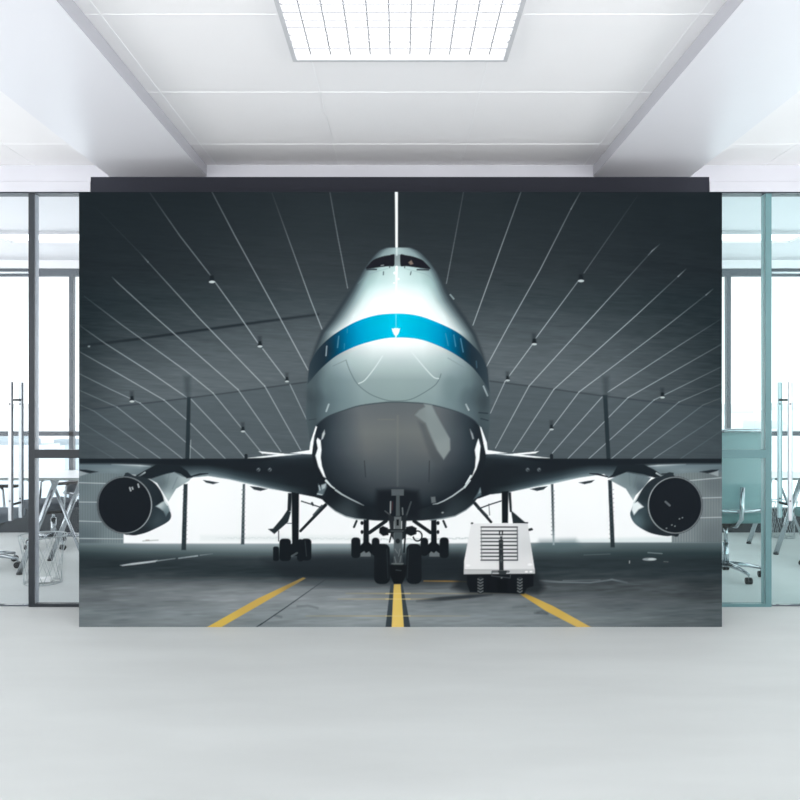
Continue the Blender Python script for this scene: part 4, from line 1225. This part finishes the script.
stroke(Z(*CA, [(586, 132), (604, 128)]), 1.8, (44, 49, 52), CART)
for k, (x0, x1) in enumerate(((477.2, 483.6), (516.8, 522.8))):
    wheel(x0, x1, 577, 593.6, CARTWHEELS[k], 2.4, (44, 49, 52))
    for j in range(5):
        yy = 579 + j * 3
        stroke([(x0 + .8, yy), (x0 + 3.2, yy + 1.4), (x1 - .8, yy)], 1.0, (134, 140, 142), CARTWHEELS[k], .75)
ell(502.4, 582.6, 1.1, .8, (180, 184, 184), CARTBASE, .9, .8)
ell(501.6, 577.8, .8, .6, (160, 164, 164), CARTBASE, .9, .8)
poly([(497, 580), (508, 580), (507, 592), (498, 592)], (24, 28, 31), CARTBASE, 2)

PIC = np.clip(PIC, 0, 255)

# ---- build the board and one flat mesh per printed element
MS = D_MURAL / F
mural = tag(empty('mural', (0, D_MURAL, 0)), 'huge mural of a jet airliner facing out of a dark hangar', 'mural')
WXL, WXR, WZ = (PX0 - 400) * MS, (PX1 - 400) * MS, (PY1 - PY0) * MS
bx('backing_board', M_DARKW, (WXL, WXR, 0.001, D_GLASS - D_MURAL - 0.005, 0, WZ), mural)

pm = bpy.data.materials.new('matt_mural_print')
pm.use_nodes = True
nt = pm.node_tree
b = nt.nodes['Principled BSDF']
b.inputs['Roughness'].default_value = 1.0
b.inputs['Specular IOR Level'].default_value = 0.0
ca = nt.nodes.new('ShaderNodeVertexColor')
ca.layer_name = 'ink'
nt.links.new(ca.outputs['Color'], b.inputs['Base Color'])

INK = np.ones((NY, NX, 4))
INK[..., :3] = np.clip(lin(PIC) * PRINT_GAIN, 0, 0.96)
PXX = (GX - 400) * MS
PZZ = (PY1 - GY) * MS
CL = LAB[:-1, :-1]
idx = np.arange(NX * NY).reshape(NY, NX)
made = {}
for k in LABELS:
    name, par, text = LABELS[k]
    jj, ii = np.nonzero(CL == k)
    if len(jj) == 0:
        continue
    quads = np.stack([idx[jj + 1, ii], idx[jj + 1, ii + 1], idx[jj, ii + 1], idx[jj, ii]], 1)
    used, inv = np.unique(quads, return_inverse=True)
    inv = inv.reshape(-1)
    me = bpy.data.meshes.new(name)
    me.vertices.add(len(used))
    co3 = np.zeros((len(used), 3))
    co3[:, 0] = PXX.ravel()[used]
    co3[:, 2] = PZZ.ravel()[used]
    me.vertices.foreach_set('co', co3.ravel())
    nq = len(quads)
    me.loops.add(nq * 4)
    me.loops.foreach_set('vertex_index', inv.astype(np.int32))
    me.polygons.add(nq)
    me.polygons.foreach_set('loop_start', np.arange(0, nq * 4, 4, dtype=np.int32))
    me.update(calc_edges=True)
    at_ = me.color_attributes.new('ink', 'FLOAT_COLOR', 'POINT')
    at_.data.foreach_set('color', INK.reshape(-1, 4)[used].astype(np.float32).ravel())
    me.materials.append(pm)
    o = bpy.data.objects.new(name, me)
    COL.objects.link(o)
    o.parent = made[par] if par else mural
    if text:
        o['label'] = text
    made[k] = o
